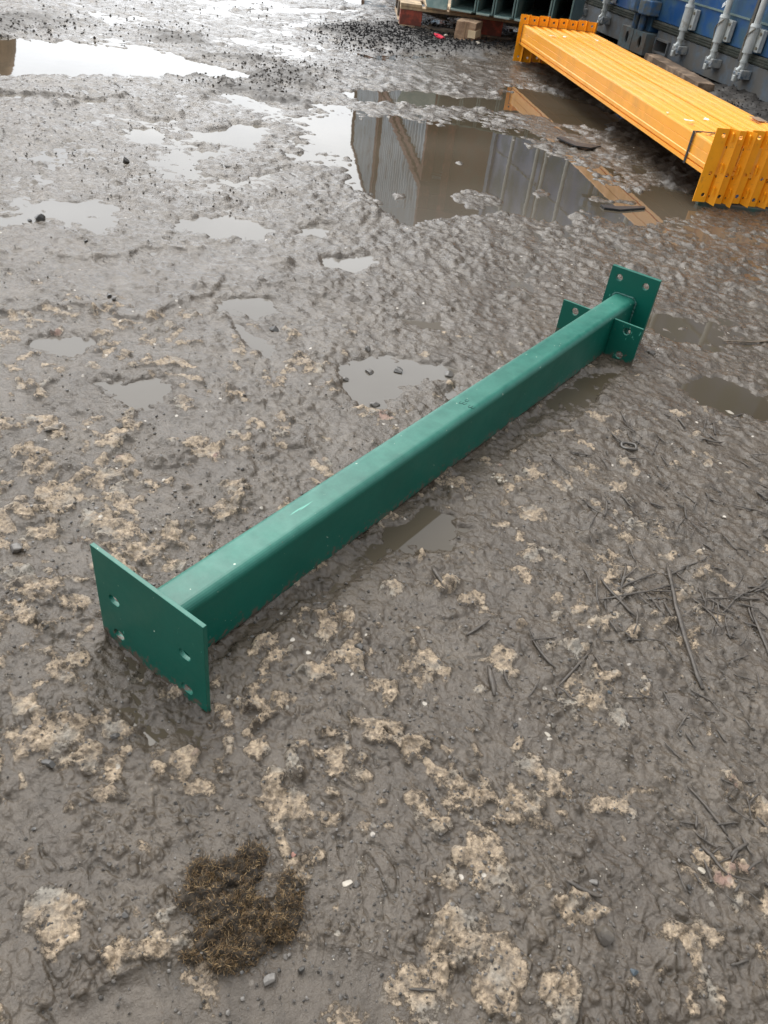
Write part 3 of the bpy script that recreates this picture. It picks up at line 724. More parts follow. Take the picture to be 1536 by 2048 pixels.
for y, w_, lab in ((YL-.135, .0125, 'black plastic strap round the near end of the yellow beam stack'), (.022, .006, 'thin black strap round the far end of the yellow beam stack')):
    r = emptyobj('strap', lab, 'strap', yl(0, y, 0), rzy)
    W8 = NB*PIT
    def xs(a, b_): return (min(SX*a, SX*b_), max(SX*a, SX*b_))
    a = xs(-.0055, -.0038); link('band_side', bx(a[0], a[1], 0, w_, -.004, YH+.003), STRAP, r)
    a = xs(-.0038, W8+.003); link('band_top', bx(a[0], a[1], 0, w_*.8, YH+.0018, YH+.0032), STRAP, r)
    a = xs(-.0038, W8+.003); link('band_bottom', bx(a[0], a[1], 0, w_, -.004, -.0026), STRAP, r)
# scraps of torn paper and tape on top of the stack
def scrap(lab, x, y, sx_, sy, m, seed, name='paper_scrap', cat='paper scrap', rz=0):
    rnd = random.Random(seed); bm = bmesh.new(); n_ = 11; vs = []
    for i in range(n_):
        t_ = 2*math.pi*i/n_; k = rnd.uniform(.35, 1.15)
        vs.append(bm.verts.new((math.cos(t_)*sx_*k, math.sin(t_)*sy*k, rnd.uniform(0, .004))))
    c = bm.verts.new((0, 0, .003))
    for i in range(n_): bm.faces.new((vs[i], vs[(i+1)%n_], c))
    o = link(name, bm, m, loc=yl(x, y, YH+.003)); o.rotation_euler = (0, 0, rz)
    s_ = o.modifiers.new('s', 'SOLIDIFY'); s_.thickness = .0006
    return tag(o, lab, cat)
def ontop(px, py):
    P = np.array(g(px, py, YZ+YH)); q = P-Y0; return float(q@ysd), float(q@yax)
for k, (px, py, a, b_, lab) in enumerate(((1106,74,.022,.010,'flat white paper scrap at the far left of the yellow stack'), (1131,76,.016,.013,'crumpled white paper scrap at the far end, right of another scrap'),
        (1193,83,.014,.012,'small torn white scrap at the far right of the yellow stack'), (1378,244,.020,.014,'largest white paper scrap on the yellow beams near the black strap'),
        (1414,241,.015,.013,'torn beige scrap right of the largest white scrap'), (1334,228,.012,.007,'faint whitish smear of paper on the edge of the outermost beam'))):
    x, y = ontop(px, py); scrap(lab, x, y, a, b_, PAPER, k+3, rz=k)
x, y = ontop(1516, 240)
o = link('tape_patch', bx(-.018, .018, -.035, .035, 0, .0012), TAPE, loc=yl(x, y, YH+.0025)); o.rotation_euler = (0, 0, rzy); tag(o, 'brown packing tape patch on the right edge of the yellow beams', 'tape')

# ------------------------------------------------------------------ green steel post
def green_paint():
    m = bpy.data.materials.new('green_paint'); m.use_nodes = True; t = m.node_tree; l = t.links.new; b = t.nodes['Principled BSDF']
    co = N(t, 'ShaderNodeTexCoord')
    def noise(s, d=5, r=.6, sc=None):
        n = N(t, 'ShaderNodeTexNoise'); n.inputs['Scale'].default_value = s; n.inputs['Detail'].default_value = d; n.inputs['Roughness'].default_value = r
        if sc:
            mp = N(t, 'ShaderNodeMapping'); mp.inputs['Scale'].default_value = sc; l(co.outputs['Object'], mp.inputs[0]); l(mp.outputs[0], n.inputs['Vector'])
        else: l(co.outputs['Object'], n.inputs['Vector'])
        return n.outputs['Fac']
    def ramp(i, a, b_, ca=(0,0,0), cb=(1,1,1)):
        r = N(t, 'ShaderNodeValToRGB'); e = r.color_ramp.elements; e[0].position = a; e[1].position = b_; e[0].color = tuple(ca)+(1,); e[1].color = tuple(cb)+(1,)
        l(i, r.inputs[0]); return r.outputs[0]
    def mix(f, a, b_):
        x = N(t, 'ShaderNodeMix', data_type='RGBA')
        for s, v in (('Factor', f), ('A', a), ('B', b_)):
            if isinstance(v, tuple): x.inputs[s].default_value = v+(1,)
            else: l(v, x.inputs[s])
        return x.outputs['Result']
    c = ramp(noise(10), .3, .7, (.0002, .076, .052), (.0005, .096, .067))
    toplit = ramp(noise(17, 8, .72), .33, .66)
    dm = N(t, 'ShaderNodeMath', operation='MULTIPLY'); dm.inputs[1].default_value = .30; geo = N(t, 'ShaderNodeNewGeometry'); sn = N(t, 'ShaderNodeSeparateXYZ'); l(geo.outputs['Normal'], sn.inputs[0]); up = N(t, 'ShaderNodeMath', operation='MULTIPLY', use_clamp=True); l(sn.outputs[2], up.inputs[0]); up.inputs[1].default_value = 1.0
    dw = N(t, 'ShaderNodeMath', operation='MULTIPLY'); l(toplit, dw.inputs[0]); l(up.outputs[0], dw.inputs[1]); l(dw.outputs[0], dm.inputs[0])   # patchy chalky green on upward faces only, sky brightness painted into the colour
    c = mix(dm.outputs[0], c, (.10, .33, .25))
    sc = ramp(noise(55, 4, .5, (2.2, .12, 1)), .70, .73)
    scm = N(t, 'ShaderNodeMath', operation='MULTIPLY'); scm.inputs[1].default_value = .8; l(sc, scm.inputs[0])
    c = mix(scm.outputs[0], c, (.10, .36, .27))
    fleck = ramp(noise(170, 2, .5), .75, .775)
    c = mix(fleck, c, (.42, .50, .40))
    rust = ramp(noise(62, 6, .7), .715, .745)
    c = mix(rust, c, (.20, .13, .035))
    sz = N(t, 'ShaderNodeSeparateXYZ'); l(co.outputs['Object'], sz.inputs[0])
    zr = N(t, 'ShaderNodeMapRange'); zr.inputs['From Min'].default_value = 0; zr.inputs['From Max'].default_value = .04; zr.inputs['To Min'].default_value = .17; zr.inputs['To Max'].default_value = -.13; l(sz.outputs[2], zr.inputs[0])
    ms = N(t, 'ShaderNodeMath', operation='ADD'); l(zr.outputs[0], ms.inputs[0]); l(noise(95, 6, .7), ms.inputs[1])
    c = mix(ramp(ms.outputs[0], .58, .63), c, (.085, .068, .05))
    spl = ramp(noise(240, 3, .5), .735, .76); smk = N(t, 'ShaderNodeMath', operation='MULTIPLY'); l(spl, smk.inputs[0]); l(ramp(noise(7, 3), .5, .6), smk.inputs[1])
    c = mix(smk.outputs[0], c, (.12, .10, .075))
    l(c, b.inputs['Base Color'])
    ro = ramp(noise(18, 7, .7), .35, .7, (.36,)*3, (.5,)*3); l(ro, b.inputs['Roughness'])
    b.inputs['Specular IOR Level'].default_value = .42
    bp = N(t, 'ShaderNodeBump'); bp.inputs['Strength'].default_value = .12; bp.inputs['Distance'].default_value = .0006
    l(noise(230, 3), bp.inputs['Height']); l(bp.outputs[0], b.inputs['Normal'])
    return m
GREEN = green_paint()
GEDGE = mat('worn_plate_edge', (.035, .16, .13), .5, var=.4, vscale=70, dirt=(.17, .12, .07), dirt_amt=.45, dscale=110)
WELD = mat('weld_bead', (.01, .09, .07), .5, var=.5, vscale=150, dirt=(.10, .17, .15), dirt_amt=-.1, dscale=60, bump=.6, bscale=300)
GZ = .0005
ga = .566
post = emptyobj('green_steel_post', 'dark green painted steel box post with bolt plates, lying across the wet mud', 'steel post', (-.2248, .540, GZ), -ga)
# local: x right, y along the post away from the viewer, z up
WB, HB, LB = .0496, .0924, 1.2222
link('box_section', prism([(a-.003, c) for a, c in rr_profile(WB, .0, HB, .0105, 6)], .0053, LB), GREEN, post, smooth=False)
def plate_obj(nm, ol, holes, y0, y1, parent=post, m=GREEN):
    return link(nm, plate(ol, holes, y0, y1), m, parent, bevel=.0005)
hs = [loop_circle(x, z, .0062, n=20, slot=.0022) for x in (-.0555, .0545) for z in (.0737, .0203)]
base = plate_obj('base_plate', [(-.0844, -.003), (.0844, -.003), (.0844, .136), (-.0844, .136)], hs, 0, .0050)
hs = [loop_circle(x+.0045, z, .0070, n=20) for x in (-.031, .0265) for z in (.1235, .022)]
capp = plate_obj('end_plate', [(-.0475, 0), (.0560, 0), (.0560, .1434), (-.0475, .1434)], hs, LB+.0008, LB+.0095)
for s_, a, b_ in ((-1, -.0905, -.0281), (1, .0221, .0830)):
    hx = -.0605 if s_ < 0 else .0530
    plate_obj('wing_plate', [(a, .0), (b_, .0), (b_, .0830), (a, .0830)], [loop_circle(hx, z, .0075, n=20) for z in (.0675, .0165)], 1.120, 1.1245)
# weld beads where the section meets the plates
def bead(y, inset, seed):
    rnd = random.Random(seed); bm = bmesh.new(); prof = rr_profile(WB+.001, .0, HB+.001, .0105, 5); pts = [(a-.003, y, c) for a, c in prof]; pts.append(pts[0])
    fine = []
    for i in range(len(pts)-1):
        a, b_ = Vector(pts[i]), Vector(pts[i+1]); k = max(1, int((b_-a).length/.004))
        for j in range(k): fine.append(a.lerp(b_, j/k))
    fine.append(fine[0])
    rr = [rnd.uniform(.0016, .0034) for _ in fine]; rr[-1] = rr[0]
    for i in range(len(fine)-1): cyl(bm, fine[i], fine[i+1], rr[i], rr[i+1], 6)
    return bm
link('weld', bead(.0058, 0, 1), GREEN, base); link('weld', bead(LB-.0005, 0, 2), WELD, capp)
# handwritten scribble on the top face: U U V strokes
sm_ = bmesh.new()
def stroke(pts):
    polytube(sm_, [(x, y, HB+.0002) for x, y in pts], .00035, 5)
for (u0, v0) in ((-.006, .602), (-.001, .604), (-.003, .614), (.010, .603), (.0145, .604)):
    stroke([(u0-.0020, v0+.004), (u0-.0022, v0-.001), (u0, v0-.003), (u0+.0020, v0-.001), (u0+.0022, v0+.004)])
link('pen_mark', sm_, mat('marker', (.0, .045, .035), .5), post)

# ------------------------------------------------------------------ green bar, timber, pallet
DG = mat('dark_green_steel', (.012, .075, .06), .4, var=.3, vscale=20, dirt=(.05, .045, .035), dirt_amt=.4)
x0, y0 = g(1393, 409); x1, y1 = g(1600, 434)
a_ = math.atan2(y1-y0, x1-x0)
o = link('green_bar', prism(rr_profile(.026, -.004, .0125, .003, 2), 0, math.hypot(x1-x0, y1-y0)+.1), DG, loc=(x0, y0+.004, 0)); o.rotation_euler = (0, 0, a_-math.pi/2)
tag(o, 'dark green steel bar lying in the puddle under the near end of the yellow beams', 'steel bar')
# second bearer carrying the far end
WOOD = mat('weathered_timber', (.36, .25, .165), .75, var=.35, vscale=8, dirt=(.12, .08, .05), dirt_amt=.45, dscale=9, bump=.5, bscale=60)
WOODP = mat('pallet_pine', (.56, .40, .23), .7, var=.25, vscale=10, dirt=(.30, .22, .15), dirt_amt=.35, dscale=14, bump=.3)
WOODG = mat('pallet_grey_board', (.25, .18, .125), .8, var=.35, vscale=10, dirt=(.10, .08, .06), dirt_amt=.4, dscale=14, bump=.3)
REDW = mat('red_pallet_block', (.40, .075, .04), .7, var=.3, vscale=14, dirt=(.16, .05, .035), dirt_amt=.45, dscale=20, bump=.4)
def beam_between(name, p0, p1, w, h, z, m, label, cat, parent=None, seed=0):
    d = Vector((p1[0]-p0[0], p1[1]-p0[1], 0)); ln = d.length
    bm = bmesh.new(); nseg = 14; rnd = random.Random(seed); rings = []
    for i in range(nseg+1):
        y = ln*i/nseg; j = lambda: rnd.uniform(-.0025, .0025)
        rings.append([bm.verts.new((x+j(), y + (j()*3 if i in (0, nseg) else 0), zz+j()*.6)) for x, zz in ((0, 0), (w, 0), (w, h), (w*.5, h), (0, h))])
    for i in range(nseg):
        for k in range(5): bm.faces.new((rings[i][k], rings[i+1][k], rings[i+1][(k+1)%5], rings[i][(k+1)%5]))
    bm.faces.new(rings[0]); bm.faces.new(rings[-1][::-1]); bmesh.ops.recalc_face_normals(bm, faces=bm.faces)
    o = link(name, bm, m, parent, bevel=.0015); o.location = (p0[0], p0[1], z); o.rotation_euler = (0, 0, math.atan2(d.y, d.x)-math.pi/2)
    if label: tag(o, label, cat)
    return o
ta = g(1291, 106, .05); tb = g(1397, 166, .05)
beam_between('timber_beam', tb, ta, .098, .046, .004, WOOD, 'weathered brown timber lying between the yellow beams and the blue container', 'timber', seed=3)
pa, pb = cface(-.16), cface(.11)
o = link('wood_block', bx(0, .30, 0, .1, 0, .02), mat('reddish_wood', (.22, .12, .07), .8, var=.4, vscale=20), loc=cface(-.2, -.021)); o.rotation_euler = (0, 0, rzc)
tag(o, 'reddish wooden block under the corner castings where the two blue containers meet', 'wood block')
PA = math.radians(6)
PL = math.atan(-.22)
P0 = g(797, 55)
pal = emptyobj('pallet', 'wooden pallet with red painted corner blocks carrying teal steel sections', 'pallet', (P0[0], P0[1]+.0, .0), PA)
PLEN, PDEP = 1.15, .88
for x in (0, (PLEN-.1)/2, PLEN-.1):
    link('base_board', bx(x, x+.1, -.003, PDEP, .0, .018), WOODG if x else WOODP, pal, bevel=.002)
for y, m_ in ((0, WOODG), (PDEP-.1, WOODG)):
    for k in range(2):
        link('base_board', bx(.101+k*.526, .101+k*.526+.422, y, y+.09, .0, .017), m_, pal, bevel=.002)
for i, x in enumerate((0, (PLEN-.14)/2, PLEN-.14)):
    for j, y in enumerate((0, (PDEP-.1)/2, PDEP-.1)):
        b_ = link('block', bx(x+.002, x+.138, y+.002, y+.1, .0185, .098), REDW if j == 0 else WOODG, pal, bevel=.003)
for y in (0, (PDEP-.1)/2, PDEP-.1): link('stringer_board', bx(0, PLEN, y, y+.1, .0985, .115), REDW if 0 else WOODP, pal, bevel=.002)
for x in (.0, .155, .30, .47, .66, .84, 1.01):
    link('deck_board', bx(x, x+.13, -.004, PDEP, .1155, .132), WOODP, pal, bevel=.002)
# teal steel sections on the pallet, open ends towards the camera
TEAL = mat('teal_steel', (.05, .115, .11), .4, var=.25, vscale=9, dirt=(.16, .22, .20), dirt_amt=.3, dscale=8)
TEALL = mat('teal_steel_light', (.13, .22, .20), .4, var=.2, vscale=9, dirt=(.26, .32, .28), dirt_amt=.3, dscale=8)
def palw(x, y, z=0):
    c, s = math.cos(PL), math.sin(PL); return (P0[0]+c*x-s*y, P0[1]+s*x+c*y, z)
xs_ = [.295, .455, .565, .690, .905, 1.03]
labs = ['pale faced teal steel section at the left end of the pallet load', 'second teal steel section from the left on the pallet', 'third teal steel section from the left on the pallet', 'fourth teal steel section on the pallet, dark open end', 'teal steel section at the right end of the pallet load']
for i in range(5):
    w_ = xs_[i+1]-xs_[i]-.006
    r = emptyobj('steel_section', labs[i], 'steel section', palw(xs_[i], .06+.0*i, .1325), PL, 'teal steel sections standing on the pallet')
    t_ = .009; H_ = .36
    link('web', bx(0, t_, 0, .75, 0, H_), TEALL if i == 0 else TEAL, r, bevel=.0015)
    link('web', bx(w_-t_, w_, 0, .75, 0, H_), TEAL, r, bevel=.0015)
    link('lower_flange', bx(t_+.0005, w_-t_-.0005, -.02, .75, 0, .010), TEAL, r, bevel=.0015)
    link('lip', bx(.012, w_-.012, -.045, -.0205, .0, .008), TEALL, r, bevel=.001)
    link('upper_flange', bx(t_+.0005, w_-t_-.0005, -.02, .75, H_-.01, H_), TEAL, r, bevel=.0015)
    link('shade_sheet', bx(t_+.001, w_-t_-.001, .7, .71, .0105, H_), DARK, r)  # black sheet deep inside, paints in the shade of the open section
# pale plate at the left of the load, slanting
bm = bmesh.new()
q = [(.17, -.02, .1335), (.292, -.02, .1335), (.290, .03, .5), (.02, .06, .42)]
link_q = [bm.verts.new(c) for c in q]; link_b = [bm.verts.new((c[0], c[1]+.012, c[2])) for c in q]
for i in range(4): bm.faces.new((link_q[i], link_q[(i+1)%4], link_b[(i+1)%4], link_b[i]))
bm.faces.new(link_q[::-1]); bm.faces.new(link_b); bmesh.ops.recalc_face_normals(bm, faces=bm.faces)
o = link('steel_plate', bm, TEALL, loc=(P0[0], P0[1], 0)); o.rotation_euler = (0, 0, PL); tag(o, 'pale teal steel plate leaning at the left of the pallet load', 'steel plate')
# cardboard box
CARD = mat('cardboard', (.40, .27, .165), .8, var=.15, vscale=12, dirt=(.22, .14, .085), dirt_amt=.35, dscale=14, bump=.25, bscale=60)
CARDP = mat('pale_tape', (.60, .47, .29), .6, var=.12, vscale=14)
bl, bmid, br = g(908, 79), g(947, 86), g(964, 81)
ang = math.atan2(bmid[1]-bl[1], bmid[0]-bl[0])
cb = emptyobj('cardboard_box', 'crumpled brown cardboard box with a pale patch in front of the pallet', 'box', (bl[0], bl[1], .0), ang)
bw, bd, bh = math.hypot(bmid[0]-bl[0], bmid[1]-bl[1]), .17, .100
bm = bmesh.new(); bmesh.ops.create_grid(bm, x_segments=1, y_segments=1, size=1); bm.clear()
vsb = []
nx = 6
def cp(x, y, z):
    j = .0035
    return Vector((x*bw+random.uniform(-j, j), y*bd+random.uniform(-j, j), z*bh+random.uniform(-j, j)))
bm = bmesh.new(); bmesh.ops.create_cube(bm, size=1); bmesh.ops.subdivide_edges(bm, edges=bm.edges, cuts=3, use_grid_fill=True)
for v in bm.verts: v.co = cp(v.co.x+.5, v.co.y+.5, v.co.z+.5)
link('carton', bm, CARD, cb, bevel=.002)
link('pale_patch', bx(bw*.66, bw+.0045, -.0052, .12, .022, .062), CARDP, cb, bevel=.001)
link('tape_strip', bx(bw*.45, bw*.50, -.0058, -.004, .004, bh), mat('tape_shine', (.33, .21, .12), .3), cb)
bm = bmesh.new(); v_ = [bm.verts.new(c) for c in ((.03, -.002, .01), (.10, -.004, .012), (.085, -.03, .004), (.05, -.035, .003))]; bm.faces.new(v_); o = link('torn_flap', bm, CARD, cb); s_ = o.modifiers.new('s', 'SOLIDIFY'); s_.thickness = .003
# crumpled white plastic behind, loose wood and cables
PLAS = mat('white_plastic_wrap', (.62, .63, .64), .25, var=.2, vscale=10, bump=1, bscale=30)
bm = bmesh.new(); bmesh.ops.create_icosphere(bm, subdivisions=4, radius=1); rnd = random.Random(5)
for v in bm.verts:
    c = v.co; k = 1+.22*math.sin(c.x*9+c.y*5)*math.sin(c.z*11+1)+.14*math.sin(c.y*19+c.x*13)+.05*rnd.uniform(-1, 1)
    v.co = Vector((c.x*.24*k, c.y*.15*k, max(0, (c.z*.22+.16)*k)))
wp = g(1068, 22)
tag(link('plastic_sheet', bm, PLAS, loc=(wp[0]+.1, wp[1]+.35, 0)), 'crumpled white plastic sheeting beyond the yellow beams beside the pallet', 'plastic sheet')
o = beam_between('wood_plank', (wp[0]-.24, wp[1]+.0), (wp[0]+.02, wp[1]-.04), .1, .03, .05, WOODG, 'grey wooden plank between the pallet load and the plastic sheeting', 'plank')
bm = bmesh.new(); k0 = g(1086, 30); polytube(bm, [(k0[0]-.08, k0[1]+.1, .5), (k0[0]-.05, k0[1]+.04, .3), (k0[0]-.03, k0[1], .14), (k0[0]+.0, k0[1]-.03, .02)], .006, 8)
tag(link('cable', bm, STRAP), 'thin black cable hanging between the plastic sheeting and the container', 'cable')
bm = bmesh.new(); k0 = g(895, 60); polytube(bm, [(k0[0]-.1, k0[1]+.3, .13), (k0[0]-.06, k0[1]+.2, .09), (k0[0]-.01, k0[1]+.12, .06)], .009, 8)
tag(link('hose', bm, mat('grey_hose', (.05, .05, .055), .5)), 'bent grey hose end sticking out under the pallet beside the carton', 'hose')
# red sliver of plastic
REDP = mat('red_plastic', (.72, .02, .06), .4)
def flat_bit(name, label, cat, pts, th, m, z=.002, bend=.0):
    c = [g(a, b_) for a, b_ in pts]; cx_ = sum(p_[0] for p_ in c)/len(c); cy_ = sum(p_[1] for p_ in c)/len(c)
    h0 = max(HUSE(cx_, cy_), 0)
    bm = bmesh.new(); A = [bm.verts.new((p_[0]-cx_, p_[1]-cy_, bend*math.sin(i*2.1))) for i, p_ in enumerate(c)]; B = [bm.verts.new((v.co.x, v.co.y, v.co.z+th)) for v in A]
    n_ = len(A)
    for i in range(n_): bm.faces.new((A[i], A[(i+1)%n_], B[(i+1)%n_], B[i]))
    bm.faces.new(A[::-1]); bm.faces.new(B); bmesh.ops.recalc_face_normals(bm, faces=bm.faces)
    o = link(name, bm, m, loc=(cx_, cy_, h0+z)); return tag(o, label, cat)
flat_bit('plastic_sliver', 'bright red plastic sliver on the ground left of the cardboard box', 'plastic piece', [(867,72),(880,75),(889,82),(884,83),(872,78)], .006, REDP, .006)
BLK = mat('black_rubber', (.02, .021, .022), .35)
flat_bit('rubber_strip', 'long black rubber strip floating in the puddle left of the yellow end plates', 'rubber strip', [(1200,412),(1230,416),(1288,416),(1290,419),(1240,423),(1208,419)], .005, BLK, .001)
flat_bit('rubber_strip', 'thin black curved strip on the mud island under the yellow beams', 'rubber strip', [(1112,282),(1120,279),(1150,292),(1200,299),(1180,303),(1150,299)], .005, BLK, .006)

# ------------------------------------------------------------------ stones, twigs, litter
STD = mat('dark_wet_stone', (.048, .043, .037), .3, var=.4, vscale=60, bump=.4, bscale=150)
STM = mat('mud_coated_stone', (.078, .068, .057), .3, var=.3, vscale=50, bump=.5, bscale=140)
STT = mat('tan_stone', (.26, .215, .16), .5, var=.3, vscale=50, dirt=(.08, .065, .05), dirt_amt=.3, dscale=60, bump=.5, bscale=120)
STB = mat('brown_grey_stone', (.105, .085, .060), .32, var=.4, vscale=70, dirt=(.06, .05, .04), dirt_amt=.4, dscale=60, bump=.4, bscale=120)
STP = mat('pale_flint', (.34, .30, .24), .4, var=.25, vscale=60)
STG = mat('blue_grey_stone', (.06, .075, .085), .3, var=.3, vscale=60)
BRK = mat('brick_fragment', (.24, .12, .09), .8, var=.3, vscale=60)
def stone(px, py, wpx, m, label, seed, flat=.6, asp=1.3, rz=None, sink=.34, cuts=3):
    x, y = g(px, py)
    dist = math.sqrt(x*x+y*y+CAMH**2); rad = wpx/F*dist/2
    rnd = random.Random(seed); bm = bmesh.new(); bmesh.ops.create_icosphere(bm, subdivisions=cuts, radius=1)
    pl = [(Vector((rnd.gauss(0, 1), rnd.gauss(0, 1), rnd.gauss(0, 1))).normalized(), rnd.uniform(.38, .8)) for _ in range(16)]
    for v in bm.verts:
        for nrm, d in pl:
            k = v.co.dot(nrm)
            if k > d: v.co -= nrm*(k-d)*.85
        v.co = Vector((v.co.x*rad, v.co.y*rad/asp*1.15, v.co.z*rad*flat))
    o = link('stone', bm, m, smooth=wpx < 14, loc=(x, y, max(0, HUSE(x, y))+rad*flat*(1-2*sink)*.8))
    o.rotation_euler = (rnd.uniform(-.2, .2), rnd.uniform(-.2, .2), rnd.uniform(0, 3) if rz is None else rz)
    return tag(o, label, 'stone')
ST = [
 (1207,1876,56,STB,'big smooth brown stone on the bare mud near the bottom right',.62,1.25,-.6),
 (252,328,19,STD,'round dark stone on the pale wet mud at upper left',.9,1.0,None),
 (82,440,24,STD,'square dark stone beside the puddle at the left edge',.8,1.1,None),
 (60,442,12,STD,'small dark stone just left of the square dark stone',.7,1.2,None),
 (460,337,26,STM,'elongated grey stone in the wet patch at upper middle left',.4,2.4,.5),
 (219,600,17,STD,'dark stone on wet mud below the left puddles',.7,1.3,None),
 (230,610,14,STM,'small muddy stone touching the dark stone on wet mud',.6,1.2,None),
 (173,491,11,STD,'small dark pebble on mud under the left puddle',.8,1.1,None),
 (690,760,20,STM,'muddy stone in the left end of the puddle behind the green post',.6,1.2,None),
 (738,744,26,STM,'flat muddy stone at the top of the puddle behind the green post',.5,1.4,None),
 (794,743,24,STD,'dark stone standing in the middle of the puddle behind the green post',.6,1.2,None),
 (898,749,26,STM,'grey stone at the right end of the puddle behind the green post',.6,1.3,None),
 (750,811,32,STM,'low muddy stone on the lower shore of the puddle behind the green post',.4,1.5,None),
 (735,705,20,STM,'muddy lump of stone above the puddle behind the green post',.6,1.2,None),
 (550,663,24,STD,'dark stone on mud left above the puddle behind the post',.6,1.3,None),
 (1300,712,26,STM,'grey angular stone on the ground right of the wing plate',.7,1.1,None),
 (717,1303,28,STD,'oval dark pebble on a tan patch right of the base plate',.5,1.3,.2),
 (770,1436,18,STM,'small grey pebble on smooth mud in the middle foreground',.6,1.2,None),
 (713,1776,20,STM,'muddy pebble right of the white flint chip',.6,1.6,1.4),
 (690,1773,26,STP,'white flint chip on a tan patch in the foreground',.25,1.9,.2),
 (540,1967,28,STM,'muddy oval pebble below the straw clump',.5,1.3,1.3),
 (600,1950,20,STD,'dark round pebble right below the straw clump',.7,1.1,None),
 (1186,1768,24,STM,'grey six sided pebble above the big brown stone',.5,1.1,None),
 (1135,1905,12,STD,'tiny dark pebble under the big brown stone',.6,1.3,None),
 (1263,1950,20,STG,'blue grey pebble below the big brown stone',.6,1.3,.3),
 (1094,1472,20,STP,'bright white chip of flint on mud in the right foreground',.3,1.9,-.7),
 (1104,1459,18,STB,'pale brown stone touching the bright white flint chip',.6,1.2,None),
 (1029,1456,20,STD,'dark oval pebble in a tan patch left of the white flint chip',.5,1.6,1.4),
 (1372,1781,12,STD,'small black pebble in the right foreground litter',.7,1.1,None),
 (1397,1748,16,STP,'white pebble in the right foreground litter',.5,1.2,None),
 (232,1488,22,STD,'dark flat pebble in the wet streaks below the base plate',.5,1.5,.5),
 (100,1541,34,STD,'long dark stone chip in the left foreground',.35,2.2,-.1),
 (36,1112,34,STM,'rough grey stone on mud near the left edge',.6,1.3,None),
 (240,850+10,26,STM,'grey stone showing through the mud at middle left',.4,1.5,None),
 (105,872,38,STT,'pale stone showing through the mud at middle left',.18,1.6,.2),
 (1214,1393,16,STG,'small blue pebble below the twig pile',.6,1.2,None),
 (252,1838,20,STD,'black pebble on mud left of the straw clump',.5,1.5,None),
 (1022,62,14,STP,'small white stone on the dark ground right of the carton',.6,1.3,None),
 (955,92,14,STP,'small white stone on the dark ground below the carton',.5,1.4,None),
 (891,73,10,STP,'white chip beside the red plastic sliver',.6,1.2,None),
 (585,1718,16,BRK,'pink brick fragment on the tan patch right above the straw clump',.3,1.3,None),
 (1460,825,26,STP,'white sliver in the dark wet patch at the right edge',.15,3.0,-.4),
]
for k, (px, py, w_, m_, lab, fl, asp, rz) in enumerate(ST):
    stone(px, py, w_, m_, lab, k+11, fl, asp, rz)
# white crumbs right of the post
bm = bmesh.new(); rnd = random.Random(8)
for _ in range(9):
    bb = bmesh.ops.create_icosphere(bm, subdivisions=1, radius=rnd.uniform(.0018, .0038)); o_ = Vector((rnd.uniform(-.013, .013), rnd.uniform(-.009, .009), rnd.uniform(0, .003)))
    for v in bb['verts']: v.co += o_
x, y = g(993, 968); tag(link('plaster_crumbs', bm, STP, loc=(x, y, HUSE(x, y)+.001)), 'small heap of white plaster crumbs on mud below the green post', 'plaster')
# steel ring
bm = bmesh.new(); x, y = g(1255, 899); A = []
for i in range(24):
    t_ = 2*math.pi*i/24; ring = []
    for j in range(8):
        s2 = 2*math.pi*j/8; R_ = .0125+.0026*math.cos(s2); ring.append(bm.verts.new((R_*math.cos(t_), R_*.8*math.sin(t_), .0026*math.sin(s2)+.001*math.sin(t_*3))))
    A.append(ring)
for i in range(24):
    for j in range(8): bm.faces.new((A[i][j], A[(i+1)%24][j], A[(i+1)%24][(j+1)%8], A[i][(j+1)%8]))
bmesh.ops.recalc_face_normals(bm, faces=bm.faces)
tag(link('metal_ring', bm, STM, smooth=True, loc=(x, y, HUSE(x, y)+.002)), 'muddy metal ring lying right of the green post', 'ring')

